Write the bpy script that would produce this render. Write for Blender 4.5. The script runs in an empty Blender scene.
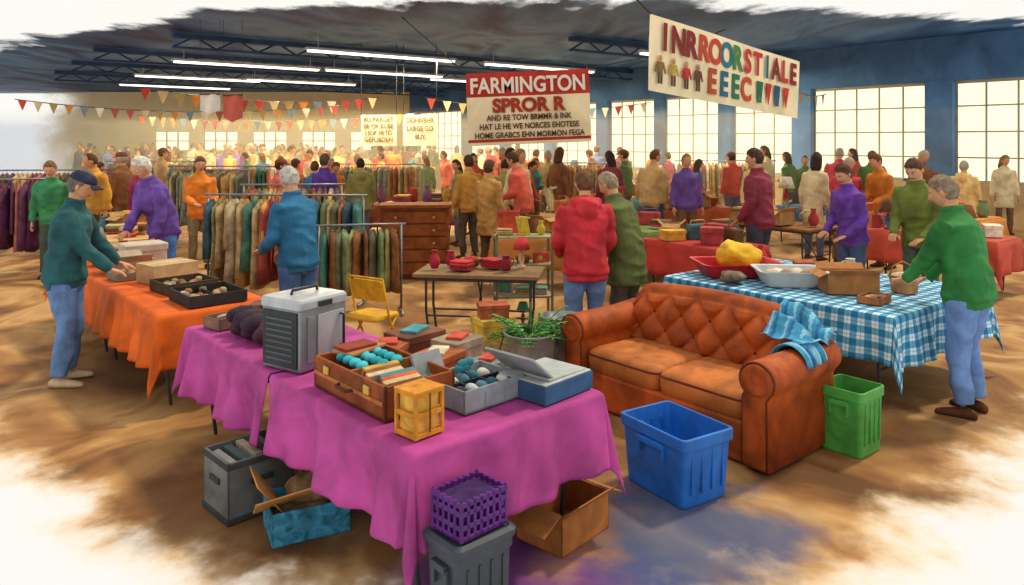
import bpy, bmesh, math, random
from mathutils import Vector, Matrix, noise, Euler
from mathutils.bvhtree import BVHTree
R=random.Random(7)
scn=bpy.context.scene
COL=scn.collection
scn.view_settings.view_transform='Standard'
scn.view_settings.look='None'
pi=math.pi
def V(*a): return Vector(a)
# ------------------------------------------------------------------ materials
def lin(c):
    c=c/255.0
    return c/12.92 if c<=0.04045 else ((c+0.055)/1.055)**2.4
def hexc(h):
    h=h.lstrip('#'); return tuple(lin(int(h[i:i+2],16)) for i in (0,2,4))
DK=0.86
_mc={}
def newmat(name):
    m=bpy.data.materials.new(name); m.use_nodes=True
    nt=m.node_tree; nt.nodes.clear()
    return m,nt
def nd(nt,t,**kw):
    n=nt.nodes.new(t)
    for k,v in kw.items():
        if k in n.inputs.keys(): n.inputs[k].default_value=v
        else: setattr(n,k,v)
    return n
def math_(nt,op,a,b=None,c=None):
    n=nt.nodes.new('ShaderNodeMath'); n.operation=op
    for i,x in enumerate((a,b,c)):
        if x is None: continue
        if isinstance(x,(int,float)): n.inputs[i].default_value=x
        else: nt.links.new(x,n.inputs[i])
    return n.outputs[0]
def mixc(nt,f,a,b,mode='MIX'):
    n=nt.nodes.new('ShaderNodeMix'); n.data_type='RGBA'; n.blend_type=mode
    for idx,x in ((0,f),(6,a),(7,b)):
        if isinstance(x,(int,float)): n.inputs[idx].default_value=x
        elif isinstance(x,tuple): n.inputs[idx].default_value=(*x,1) if len(x)==3 else x
        else: nt.links.new(x,n.inputs[idx])
    return n.outputs[2]
def wash(nt,col_socket_or_tuple,scale,var,rough=0.8,spec=0.25,bump=0.0):
    """watercolour-like pigment variation"""
    tc=nd(nt,'ShaderNodeTexCoord')
    n1=nd(nt,'ShaderNodeTexNoise',Scale=scale,Detail=5.0,Distortion=0.8)
    nt.links.new(tc.outputs['Object'],n1.inputs['Vector'])
    n2=nd(nt,'ShaderNodeTexNoise',Scale=scale*5,Detail=2.0)
    nt.links.new(tc.outputs['Object'],n2.inputs['Vector'])
    s=math_(nt,'ADD',math_(nt,'MULTIPLY',n1.outputs['Fac'],0.85),math_(nt,'MULTIPLY',n2.outputs['Fac'],0.15))
    mr=nd(nt,'ShaderNodeMapRange'); nt.links.new(s,mr.inputs['Value'])
    mr.inputs['From Min'].default_value=0.34; mr.inputs['From Max'].default_value=0.66
    mr.inputs['To Min'].default_value=1-var; mr.inputs['To Max'].default_value=1+var*1.1
    mul=nt.nodes.new('ShaderNodeVectorMath'); mul.operation='SCALE'
    if isinstance(col_socket_or_tuple,tuple): mul.inputs[0].default_value=col_socket_or_tuple
    else: nt.links.new(col_socket_or_tuple,mul.inputs[0])
    nt.links.new(mr.outputs[0],mul.inputs['Scale'])
    b=nd(nt,'ShaderNodeBsdfPrincipled',Roughness=rough)
    b.inputs['Specular IOR Level'].default_value=spec
    nt.links.new(mul.outputs[0],b.inputs['Base Color'])
    if bump>0:
        bp=nd(nt,'ShaderNodeBump',Strength=bump,Distance=0.01)
        nt.links.new(n2.outputs['Fac'],bp.inputs['Height']); nt.links.new(bp.outputs[0],b.inputs['Normal'])
    return b
def wc(h,scale=4.0,var=0.38,rough=0.8,spec=0.25,metal=0.0,bump=0.0,dk=DK):
    key=(h,scale,var,rough,spec,metal)
    if key in _mc: return _mc[key]
    m,nt=newmat('wash_'+h.strip('#'))
    c=tuple(x*dk for x in hexc(h))
    b=wash(nt,c,scale,var,rough,spec,bump)
    b.inputs['Metallic'].default_value=metal
    o=nd(nt,'ShaderNodeOutputMaterial'); nt.links.new(b.outputs[0],o.inputs[0])
    _mc[key]=m; return m
def rnd_mat(name,cols,var=0.35,scale=4):
    m,nt=newmat(name)
    oi=nd(nt,'ShaderNodeObjectInfo')
    r=nd(nt,'ShaderNodeValToRGB'); r.color_ramp.interpolation='CONSTANT'
    el=r.color_ramp.elements
    while len(el)<len(cols): el.new(0.5)
    for i,c in enumerate(cols):
        el[i].position=i/len(cols); el[i].color=(*[x*DK for x in hexc(c)],1)
    nt.links.new(oi.outputs['Random'],r.inputs[0])
    b=wash(nt,r.outputs[0],scale,var)
    o=nd(nt,'ShaderNodeOutputMaterial'); nt.links.new(b.outputs[0],o.inputs[0])
    return m
def emis(name,h,s):
    m,nt=newmat(name)
    e=nd(nt,'ShaderNodeEmission',Strength=s); e.inputs[0].default_value=(*hexc(h),1)
    o=nd(nt,'ShaderNodeOutputMaterial'); nt.links.new(e.outputs[0],o.inputs[0]); return m
# ------------------------------------------------------------------ mesh builder
class MB:
    def __init__(s): s.v=[];s.f=[];s.m=[];s.sm=[];s.mats=[];s.uv=None
    def mi(s,mat):
        if isinstance(mat,int): return mat
        if mat not in s.mats: s.mats.append(mat)
        return s.mats.index(mat)
    def add(s,vs,fs,mat,smooth=False,M=None):
        o=len(s.v)
        s.v+= [ (M@Vector(p)) if M else Vector(p) for p in vs]
        i=s.mi(mat)
        for f in fs:
            s.f.append([a+o for a in f]); s.m.append(i); s.sm.append(smooth)
    def box(s,c,d,mat,rz=0,M=None,rx=0,ry=0,taper=1.0):
        x,y,z=d[0]/2,d[1]/2,d[2]/2
        vs=[(-x*taper,-y*taper,-z),(x*taper,-y*taper,-z),(x*taper,y*taper,-z),(-x*taper,y*taper,-z),(-x,-y,z),(x,-y,z),(x,y,z),(-x,y,z)]
        T=Matrix.Translation(Vector(c))@Euler((rx,ry,rz)).to_matrix().to_4x4()
        if M: T=M@T
        s.add(vs,[(0,3,2,1),(4,5,6,7),(0,1,5,4),(1,2,6,5),(2,3,7,6),(3,0,4,7)],mat,False,T)
    def loft(s,rings,mat,smooth=True,cap=True,M=None,closed=True):
        n=len(rings[0]); vs=[p for r in rings for p in r]; fs=[]
        for i in range(len(rings)-1):
            for j in range(n if closed else n-1):
                a=i*n+j;b=i*n+(j+1)%n
                fs.append((a,b,b+n,a+n))
        if cap:
            fs.append(tuple(range(n-1,-1,-1))); k=(len(rings)-1)*n
            fs.append(tuple(range(k,k+n)))
        s.add(vs,fs,mat,smooth,M)
    def tube(s,pts,rad,mat,n=10,M=None,smooth=True,flat=None,side=None):
        pts=[Vector(p) for p in pts]; L=len(pts)
        if not isinstance(rad,(list,tuple)): rad=[rad]*L
        rings=[]; up=None
        for i in range(L):
            t=(pts[min(i+1,L-1)]-pts[max(i-1,0)]).normalized()
            if up is None:
                ref=Vector(side) if side is not None else (Vector((0,0,1)) if abs(t.z)<0.9 else Vector((1,0,0)))
                up=(ref-t*ref.dot(t)).normalized()
            else:
                up=(up-t*up.dot(t)).normalized()
            w=t.cross(up)
            r=rad[i]; fl=flat if flat else 1.0
            rings.append([pts[i]+up*math.cos(2*pi*k/n)*r+w*math.sin(2*pi*k/n)*r*fl for k in range(n)])
        s.loft(rings,mat,smooth,True,M)
    def lathe(s,prof,mat,c=(0,0,0),n=20,M=None,smooth=True):
        c=Vector(c)
        rings=[[c+Vector((r*math.cos(2*pi*k/n),r*math.sin(2*pi*k/n),z)) for k in range(n)] for r,z in prof]
        s.loft(rings,mat,smooth,True,M)
    def rrl(s,prof,mat,c=(0,0,0),r=0.03,M=None,rz=0,smooth=False):
        """loft of rounded rectangles: prof=[(w,d,z)]"""
        T=Matrix.Translation(Vector(c))@Matrix.Rotation(rz,4,'Z')
        if M: T=M@T
        rings=[]
        for w,d,z in prof:
            rr=min(r,w/2-1e-4,d/2-1e-4); ring=[]
            for cx,cy,a0 in ((1,1,0),(-1,1,90),(-1,-1,180),(1,-1,270)):
                for k in range(5):
                    a=math.radians(a0+k*22.5)
                    ring.append((cx*(w/2-rr)+rr*math.cos(a),cy*(d/2-rr)+rr*math.sin(a),z))
            rings.append(ring)
        s.loft(rings,mat,smooth,True,T)
    def ell(s,c,r,mat,nu=16,nv=10,M=None,fn=None):
        rings=[]
        for i in range(1,nv):
            t=pi*i/nv
            ring=[]
            for k in range(nu):
                a=2*pi*k/nu
                p=Vector((r[0]*math.sin(t)*math.cos(a),r[1]*math.sin(t)*math.sin(a),-r[2]*math.cos(t)))
                if fn: p=fn(p)
                ring.append(Vector(c)+p)
            rings.append(ring)
        s.loft(rings,mat,True,True,M)
    def grid(s,nu,nv,fn,mat,M=None,smooth=True,uvfn=None,matfn=None):
        o=len(s.v)
        for j in range(nv+1):
            for i in range(nu+1):
                p=Vector(fn(i/nu,j/nv)); s.v.append(M@p if M else p)
        mi=s.mi(mat)
        for j in range(nv):
            for i in range(nu):
                a=o+j*(nu+1)+i
                s.f.append([a,a+1,a+nu+2,a+nu+1]); s.m.append(mi if not matfn else s.mi(matfn(i/nu,j/nv))); s.sm.append(smooth)
    def mesh(s,name):
        me=bpy.data.meshes.new(name)
        me.from_pydata([tuple(p) for p in s.v],[],s.f)
        for m in s.mats: me.materials.append(m)
        me.polygons.foreach_set('material_index',s.m)
        me.polygons.foreach_set('use_smooth',s.sm)
        me.update(); return me
    def obj(s,name,loc=(0,0,0),rz=0,parent=None,bevel=0,solid=0):
        o=bpy.data.objects.new(name,s.mesh(name)); COL.objects.link(o)
        o.location=loc; o.rotation_euler=(0,0,rz)
        if parent: o.parent=parent
        if solid:
            m=o.modifiers.new('s','SOLIDIFY'); m.thickness=solid
        if bevel:
            m=o.modifiers.new('b','BEVEL'); m.width=bevel; m.segments=2; m.limit_method='ANGLE'; m.angle_limit=math.radians(50)
        return o
def empty(name,loc=(0,0,0),rz=0):
    e=bpy.data.objects.new(name,None); COL.objects.link(e); e.location=loc; e.rotation_euler=(0,0,rz); e.empty_display_size=0.1
    return e
# ------------------------------------------------------------------ people
SKIN='#dba27c'
def remesh(mb,voxel,fold):
    me=mb.mesh('tmp'); ob=bpy.data.objects.new('tmp',me); COL.objects.link(ob)
    m=ob.modifiers.new('r','REMESH'); m.mode='VOXEL'; m.voxel_size=voxel
    m=ob.modifiers.new('s','SMOOTH'); m.factor=0.5; m.iterations=3
    dg=bpy.context.evaluated_depsgraph_get()
    ev=ob.evaluated_get(dg); em=ev.to_mesh()
    vs=[v.co.copy() for v in em.vertices]; ns=[v.normal.copy() for v in em.vertices]
    fs=[list(p.vertices) for p in em.polygons]; cs=[p.center.copy() for p in em.polygons]
    ev.to_mesh_clear()
    bvh=BVHTree.FromPolygons(mb.v,mb.f)
    lab=[mb.m[bvh.find_nearest(c)[2]] for c in cs]
    vl=[0]*len(vs)
    for f,l in zip(fs,lab):
        for a in f: vl[a]=l
    out=[]
    for i,p in enumerate(vs):
        a=fold if vl[i]<=1 else 0
        if a:
            q=Vector((p.x*5+p.z*2,p.y*5,p.z*(8 if vl[i]==0 else 4.5)))
            d=(.6-2*abs(noise.noise(q+Vector((3,1,2)))))*a*1.25+noise.noise(q*2.1)*a*0.5
            p=p+ns[i]*d
        out.append(p)
    bpy.data.objects.remove(ob); bpy.data.meshes.remove(me)
    return out,fs,lab
def fig_mesh(name,mats,H=1.75,lean=0,hands=(None,None),look=(0,0),hem=0.80,bulk=1.0,hood=False,cap=None,
             hair='short',stride=0.0,voxel=0.011,fold=0.011,lod=0,side=0,skirt=False,collar=True):
    """figure faces +Y. mats: jacket,pants,skin,shoe,hair,lip,white,iris,cap"""
    s=H/1.75; lean=math.radians(lean); side=math.radians(side)
    def bend(p):
        p=Vector(p); t=max(0,min(1,(p.z-0.90)/0.33)); t=t*t*(3-2*t)
        c=Vector((0,0,0.95))
        M=Matrix.Rotation(-lean*t,4,'X')@Matrix.Rotation(side*t,4,'Y')
        return c+M@(p-c)
    mb=MB(); J,P,K,S=0,1,2,3
    b=bulk
    if hem>=.74:
        tr=[(hem,.174*b,.134*b,0),(hem+.045,.176*b,.136*b,0),(hem+.065,.195*b,.152*b,0),(hem+.10,.190*b,.148*b,0)]
    else: tr=[(hem,.20*b,.155*b,0),(hem+.03,.20*b,.155*b,0)]
    tr+=[(.93,.180*b,.142*b,.0),(1.05,.170*b,.134*b,.0),(1.18,.18*b,.135*b,.0),(1.30,.196*b,.135*b,-.005),
        (1.37,.192*b,.122*b,-.01),(1.42,.165*b,.10,-.012),(1.455,.115,.083,-.012),(1.49,.072,.07,-.01),(1.52,.062,.062,-.008)]
    n=20; rings=[]
    for z,rx,ry,yo in tr:
        ring=[]
        for k in range(n):
            a=2*pi*k/n; ca,sa=math.cos(a),math.sin(a); e=0.85
            x=rx*math.copysign(abs(ca)**e,ca); y=ry*math.copysign(abs(sa)**e,sa)+yo
            ring.append(bend((x,y,z)))
        rings.append(ring)
    mb.loft(rings,J)
    rings=[[Vector((rx*math.cos(2*pi*k/n),ry*math.sin(2*pi*k/n),z)) for k in range(n)] for z,rx,ry in ((.76,.10,.09),(.80,.160*b,.12*b),(.88,.168*b,.128*b),(.97,.16*b,.12*b),(1.03,.15,.11))]
    mb.loft(rings,P)
    for sg in (-1,1):
        st=stride*sg
        hip=V(.09*sg*b,0,.88); kn=V(.105*sg,.035+st*.45,.49); an=V(.115*sg,-.01+st,.075)
        pts=[hip]; rd=[.093*b]
        for t,r in ((.25,.095),(.5,.088),(.75,.078),(1,.07)): pts.append(hip.lerp(kn,t)); rd.append(r*b)
        for t,r in ((.2,.068),(.45,.068),(.75,.062),(.95,.062)): pts.append(kn.lerp(an,t)); rd.append(r*b)
        mb.tube(pts,rd,P,14)
        rings=[]
        ang=-.18*sg
        for yy,w,h in ((-.085,.022,.03),(-.075,.034,.055),(-.03,.041,.07),(.03,.042,.066),(.09,.047,.05),(.14,.046,.04),(.175,.034,.032),(.19,.016,.018)):
            ring=[]
            for k in range(12):
                a=2*pi*k/12; x=w*math.cos(a); z=max(0.0,h*0.5+h*.62*math.sin(a)); 
                q=Matrix.Rotation(ang,4,'Z')@Vector((x,yy,z)); ring.append(Vector((an.x,an.y,0))+q)
            rings.append(ring)
        mb.loft(rings,S)
    if skirt:
        rings=[[Vector((rx*math.cos(2*pi*k/n),ry*math.sin(2*pi*k/n),z)) for k in range(n)] for z,rx,ry in ((.38,.24,.19),(.42,.24,.19),(.7,.2,.16),(.95,.165,.13),(1.0,.15,.11))]
        mb.loft(rings,P)
    wrists=[]
    for i,sg in enumerate((-1,1)):
        sh=bend((.172*sg*b,-.005,1.385)); ins=bend((.11*sg,-.01,1.37))
        T=hands[i]
        if T is None: T=bend((.25*sg,.06,.86))*0.6+Vector((.27*sg*b,.05,.83))*0.4
        else: T=Vector(T)
        L1,L2=.285,.265
        d=T-sh; D=min(d.length,(L1+L2)*.985); dn=d.normalized()
        a=(L1*L1-L2*L2+D*D)/(2*D); h=math.sqrt(max(0,L1*L1-a*a))
        pole=Vector((.45*sg,-.75,-.55)); pole=(pole-dn*pole.dot(dn)).normalized()
        el=sh+dn*a+pole*h; wr=sh+dn*D
        pts=[ins,sh];rd=[.06,.072*b]
        for t,r in ((.3,.067),(.65,.06),(.95,.056)): pts.append(sh.lerp(el,t)); rd.append(r*b)
        for t,r in ((.12,.056),(.4,.054),(.7,.048),(.86,.046),(.90,.040),(1.0,.040)): pts.append(el.lerp(wr,t)); rd.append(r*(0.5+0.5*b))
        mb.tube(pts,rd,J,12)
        wrists.append((wr,(wr-el).normalized(),sg,T))
    if collar:
        pts=[]
        for k in range(13):
            a=math.radians(-235+k*290/12); pts.append(bend((.066*math.cos(a),.064*math.sin(a)-.008,1.505)))
        mb.tube(pts,.018,J,8)
    if hood:
        pts=[];rd=[]
        for k in range(11):
            t=k/10; a=math.radians(180+180*t)
            pts.append(bend((.120*math.cos(a),.11*math.sin(a)-.01,1.475-.03*math.sin(pi*t)))); rd.append(.030+.034*math.sin(pi*t))
        mb.tube(pts,rd,J,12)
        mb.ell(bend((0,-.14,1.39)),(.11,.06,.09),J)
    vs,fs,lab=remesh(mb,voxel,fold)
    out=MB(); out.mats=list(mats)
    out.v=vs; out.f=fs; out.m=lab; out.sm=[True]*len(fs)
    hc=bend((0,.012,1.635)); yaw,pit=[math.radians(a) for a in look]
    HM=Matrix.Translation(hc)@Matrix.Rotation(-lean*.55,4,'X')@Matrix.Rotation(yaw,4,'Z')@Matrix.Rotation(-pit,4,'X')
    out.tube([bend((0,-.01,1.42)),bend((0,-.008,1.5)),HM@Vector((0,-.015,-.06)),HM@Vector((0,-.01,0))],[.06,.054,.054,.05],2,14)
    nu,nv=(40,32) if not lod else (18,14)
    def hp(x,y,z):
        X=.077*x*(1-.26*max(0,-z)**1.3); Y=.097*y; Z=.118*z
        if z<0 and y<0: Y*=1-.38*(-z)
        if z<0 and y>0: Y*=1-.10*(-z)
        if y>0:
            Y+=.024*math.exp(-(X/.011)**2-((Z+.020)/.020)**2)+.010*math.exp(-(X/.010)**2-((Z-.006)/.022)**2)
            Y-=.008*(math.exp(-((X-.031)/.014)**2-((Z-.006)/.012)**2)+math.exp(-((X+.031)/.014)**2-((Z-.006)/.012)**2))
            Y+=.006*math.exp(-(X/.022)**2-((Z+.056)/.008)**2)+.007*math.exp(-(X/.02)**2-((Z+.095)/.014)**2)
            Y+=.005*math.exp(-(X/.05)**2-((Z-.026)/.01)**2)
        return Vector((X,Y,Z))
    def line(y):
        P_=[(-1,-.72),(-.3,-.55),(0,-.2),(.15,.0),(.35,.25),(.6,.52),(.85,.62),(1,.6)]
        if hair=='balding': P_=[(-1,-.65),(-.3,-.5),(0,-.2),(.15,.1),(.3,.95),(1,1.2)]
        for (a,b1),(c,d1) in zip(P_,P_[1:]):
            if y<=c: return b1+(d1-b1)*(y-a)/(c-a)
        return .6
    rings=[]
    for i in range(nv+1):
        t=pi*i/nv; 
        ring=[]
        for k in range(nu):
            a=2*pi*k/nu; x=math.sin(t)*math.cos(a); y=math.sin(t)*math.sin(a); z=-math.cos(t)
            p=hp(x,y,z); m=z-line(y)
            if m>0:
                o=min(1,m/.12)*.014
                nn=noise.noise(Vector((x*6,y*6,z*4)))*.008 if not lod else 0
                p=p*(1+(o+nn)/.1)
            ring.append(HM@p); 
        rings.append(ring)
    o0=len(out.v); 
    for r in rings: out.v+=r
    for i in range(nv):
        for k in range(nu):
            a=2*pi*(k+.5)/nu; t=pi*(i+.5)/nv
            y=math.sin(t)*math.sin(a); z=-math.cos(t)
            x=math.sin(t)*math.cos(a)
            m=4 if z>line(y) else 2
            if m==2 and y>0.6 and abs(.118*z+.056)<.006 and abs(.077*x)<.024: m=5
            q=o0+i*nu+k; q2=o0+i*nu+(k+1)%nu
            out.f.append([q,q2,q2+nu,q+nu]); out.m.append(m); out.sm.append(True)
    for sg in (-1,1):
        out.ell((.078*sg,-.006,-.006),(.011,.02,.031),2,10,8,M=HM)
        if not lod:
            out.ell((.030*sg,.079,.004),(.0125,.009,.008),6,10,8,M=HM)
            out.ell((.030*sg,.0865,.004),(.0055,.003,.0055),7,8,6,M=HM)
            out.tube([(.014*sg,.092,.024),(.03*sg,.092,.029),(.047*sg,.083,.023)],[.003,.0045,.003],4,6,M=HM)
    if hair=='long':
        rings=[]
        for z,rx,ry,yo in ((-.20,.06,.03,-.075),(-.15,.088,.05,-.07),(-.08,.092,.07,-.05),(0,.09,.085,-.03),(.06,.085,.09,-.02)):
            rings.append([Vector((rx*math.cos(2*pi*k/14),ry*math.sin(2*pi*k/14)+yo,z)) for k in range(14)])
        out.loft(rings,4,M=HM)
    if hair=='beard':
        out.ell((0,.055,-.085),(.052,.042,.045),4,14,10,M=HM)
    if cap:
        def dome(p):
            p=Vector(p)
            if p.z<0: p.z*=.15
            return p
        out.ell((0,-.004,.045),(.09,.11,.085),8,20,14,M=HM,fn=dome)
        out.grid(10,5,lambda u,v:((u-.5)*.15*(1-.25*v*v),.085+.085*v*(1-(2*u-1)**2*.5),.05-.012*v-.02*(2*u-1)**2),8,M=HM)
        out.grid(10,5,lambda u,v:((.5-u)*.15*(1-.25*v*v),.085+.085*v*(1-(2*u-1)**2*.5),.044-.012*v-.02*(2*u-1)**2),8,M=HM)
    for wr,fd,sg,T in wrists:
        reach=hands[0 if sg<0 else 1] is not None
        d=fd.copy()
        if reach: d=Vector((fd.x,fd.y,fd.z*.45)).normalized(); nrm=Vector((0,0,-1))
        else: nrm=Vector((-sg,0,0))
        nrm=(nrm-d*nrm.dot(d)).normalized(); w=nrm.cross(d)
        th=Vector((0,1,0)) if not reach else Vector((-sg,0,0))
        if w.dot(th)<0: w=-w
        nf=8 if not lod else 5
        out.tube([wr-fd*.05,wr,wr+d*.03,wr+d*.065,wr+d*.092],[.026,.027,.036,.041,.036],2,12,side=w,flat=.42)
        for i,(off,ln) in enumerate(((.028,.072),(.0095,.080),(-.0095,.074),(-.028,.058))):
            b0=wr+d*.082+w*off; curl=.28+.1*i
            pts=[b0-d*.01]; cur=b0; dd=d.copy(); 
            for L_ in (.42,.33,.25):
                cur=cur+dd*ln*L_ ; pts.append(cur.copy()); 
                dd=(dd+nrm*curl+w*off*1.5).normalized()
            out.tube(pts,[.0095,.009,.008,.0065],2,nf)
        b0=wr+d*.025+w*.03
        t1=(d*.55+w*.75+nrm*.25).normalized(); t2=(d*.85+w*.3+nrm*.35).normalized()
        out.tube([b0-w*.012,b0+t1*.03,b0+t1*.03+t2*.028,b0+t1*.03+t2*.05],[.013,.0115,.010,.007],2,nf)
    out.v=[p*s for p in out.v]
    return out.mesh(name)
LIP=wc('#b0584a',10,.1); EW=wc('#f4efe6',5,.05); IR=wc('#3a2a20',5,.1)
def person(name,x,y,face,jacket,pants='#4f74ad',hair_c='#5a4030',skin=SKIN,shoe='#4a3020',cap=None,world_hands=(None,None),H=1.75,**kw):
    th=math.atan2(-face[0],face[1]); s=H/1.75
    hs=[]
    for h in world_hands:
        if h is None: hs.append(None); continue
        p=Matrix.Rotation(-th,4,'Z')@(Vector(h)-Vector((x,y,0))); hs.append(p/s)
    kw.setdefault('hands',tuple(hs))
    mats=[wc(jacket,4,.36),wc(pants,5,.32),wc(skin,14,.14),wc(shoe,9,.2),wc(hair_c,22,.4),LIP,EW,IR,wc(cap or '#2c3550',8,.3)]
    me=fig_mesh(name,mats,H=H,cap=cap,**kw)
    o=bpy.data.objects.new(name,me); COL.objects.link(o)
    o.location=(x,y,0); o.rotation_euler=(0,0,th); return o

person('man_in_navy_cap',-3.77,6.33,(.97,.25),'#275a60','#6488ba','#6b6560',shoe='#cdb592',cap='#2b3048',H=1.79,lean=9,look=(0,18),
       world_hands=((-3.46,6.78,.84),(-3.36,6.42,.84)),bulk=1.06)
person('man_in_purple_jacket',-4.18,9.0,(-.55,-.75),'#6a4a9e','#4f7bb5','#d8d2c8',H=1.9,lean=20,look=(0,15),
       world_hands=((-4.1,8.55,.88),(-4.45,8.55,.86)),bulk=1.05)
person('woman_in_orange_jacket',-4.95,11.9,(.5,-.85),'#e8842a','#8a7a5a','#6a4a30',H=1.78,hair='long',look=(0,15),hands=((-.12,.32,1.05),(.12,.32,1.05)))
person('man_in_teal_jacket',-2.02,7.1,(-.80,.45),'#2a6c94','#4a6a9c','#b9b4ac',H=1.80,lean=9,look=(-15,22),hair='beard',
       hands=((-.16,.30,.98),(.16,.28,.95)),bulk=1.08)
person('woman_in_red_hooded_jacket',.68,6.95,(-.12,1),'#c4323a','#6a86b4','#6e4a34',H=1.76,lean=5,look=(12,12),hood=True,hem=.76,
       hands=((-.19,.26,.95),(.20,.22,.92)),bulk=1.12,stride=.03)
person('man_in_olive_coat',1.12,7.30,(-.75,.62),'#5c6636','#5a5148','#9a8a70',H=1.76,lean=17,look=(0,22),hem=.66,
       hands=((-.14,.30,.92),(.14,.30,.92)),bulk=1.12)
person('man_in_maroon_jacket',3.30,10.0,(-.65,.6),'#83303f','#3e4250','#4a342a',H=1.93,lean=4,look=(15,10),bulk=1.1,hands=((-.2,.16,.9),None))
person('woman_in_purple_sweater',4.02,8.85,(-.85,-.3),'#6d3fa0','#4a5a80','#5a3a28',H=1.78,lean=10,look=(0,25),bulk=.98,
       hands=((-.15,.24,.93),(.15,.26,.95)))
person('man_in_olive_jacket',4.62,8.45,(-.75,-.5),'#6e7a34','#4e5e50','#5a4030',H=1.86,lean=12,look=(0,28),bulk=1.08,
       hands=((-.15,.28,.92),(.15,.28,.94)))
person('man_in_green_sweater',3.42,5.62,(-.62,.72),'#2f7a3c','#6a8cc4','#8a765f',shoe='#5a3420',H=1.79,lean=13,look=(6,14),
       world_hands=((3.05,5.98,.83),(3.34,6.14,.83)),bulk=1.12)
person('man_in_violet_jacket',-3.3,13.2,(.4,.8),'#56388a','#5a5a70','#5a4a3a',H=1.8,voxel=.016)
person('shopper_in_green_coat',-6.85,11.2,(.3,-.9),'#3f8a5a','#4a5a4a','#7a5a40',H=1.76,lean=14,look=(0,15),voxel=.016)
person('shopper_in_crimson_coat',-5.9,12.0,(-.4,-.9),'#9a3050','#4a4a5a','#5a4030',H=1.72,hair='long',lean=10,voxel=.016)
person('shopper_in_tan_coat',-.35,11.4,(.5,.6),'#b98a4a','#6a5238','#5a4030',H=1.74,voxel=.016,hem=.62)
person('shopper_in_ochre_jacket',-.75,13.0,(-.4,.7),'#c08a3a','#5a4a3a','#4a3020',H=1.78,voxel=.016)
# crowd variants
JC=rnd_mat('crowd_jackets',['#b5552a','#5a6a9a','#d99a3a','#8a3a4a','#8f8a4a','#c8503a','#e6cfa0','#6a4a90','#4f8a80','#a84438','#d07a2a','#3f6a90','#caa068','#8a5a34','#c8404a','#8a7a6a','#e8c07a','#5f7a40','#d8604a','#b87a4a'],.3)
PC=rnd_mat('crowd_trousers',['#5a4a3a','#6a6a80','#7a5a3a','#4a6088','#8a6a4a','#5a4a50'],.3)
HC=rnd_mat('crowd_hair',['#5a3a22','#3a2a20','#8a6a48','#6a4028','#b0a48e','#4a3020'],.3)
cm=[JC,PC,wc('#d99a6c',10,.1),wc('#5a3a28',9,.2),HC,LIP,EW,IR,wc('#7a4030',8,.3)]
variants=[]
vp=[dict(lean=0),dict(lean=15,look=(0,20),hands=((-.12,.35,1.0),(.12,.35,1.0))),dict(lean=6,hair='long',bulk=.9,look=(20,5)),
    dict(lean=25,look=(0,10),hands=((-.15,.40,.85),(.1,.36,.9))),dict(lean=2,hood=True,bulk=1.12,hem=.7),dict(lean=8,skirt=True,hair='long',bulk=.93,hands=((-.1,.25,1.1),None)),
    dict(lean=3,cap='x',hands=(None,(.2,.35,1.1)),bulk=1.08),dict(lean=10,hair='balding',bulk=1.15,look=(-25,15),stride=.15),dict(lean=5,hair='long',bulk=.95,hem=.6,look=(30,10)),
    dict(lean=12,bulk=1.1,look=(-20,20),hands=((-.1,.3,1.05),(.05,.3,1.05)),hem=.74)]
for i,k in enumerate(vp): variants.append(fig_mesh('crowd_figure',cm,voxel=.024,lod=1,fold=.008,**k))
crowd=empty('background_crowd')
placed=[(-1.7,13.2,1.1),(-4.95,11.9,.6),(3.3,10,.6),(-3.3,13.2,.5),(-.35,11.4,.5),(-.75,13.0,.5),(-5.9,12,.5)]
TB=[]
# ------------------------------------------------------------------ generic props
METAL=wc('#8d8f94',6,.2,rough=.4,spec=.5,metal=.6); DMET=wc('#4a4c52',6,.2,rough=.45,metal=.5)
def folding_table(name,o,yaw,W,L,h=.74,top='#8a5c34',legs=True):
    """local x:0..W, y:0..L"""
    mb=MB(); T=wc(top,5,.3)
    mb.box((W/2,L/2,h-.02),(W,L,.035),T)
    mb.box((W/2,L/2,h-.055),(W-.06,L-.06,.035),DMET)
    for yy in (.16,L-.16):
        for xx in (.1,W-.1):
            mb.tube([(xx,yy,h-.05),(xx,yy,.35),(xx+(.04 if xx<W/2 else -.04),yy,.015)],.013,DMET,8)
        mb.tube([(.12,yy,.3),(W-.12,yy,.3)],.010,DMET,8)
        mb.tube([(W/2,yy,.3),(W/2,yy+(.3 if yy<L/2 else -.3),h-.06)],.009,DMET,8)
    return mb.obj(name,(o[0],o[1],0),yaw,bevel=.004)
def cloth_mat(h,var=.25):
    m,nt=newmat('tablecloth_'+h.strip('#')); b=wash(nt,tuple(x*DK for x in hexc(h)),3.0,var,.75,.2)
    o=nd(nt,'ShaderNodeOutputMaterial'); nt.links.new(b.outputs[0],o.inputs[0]); return m
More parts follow.
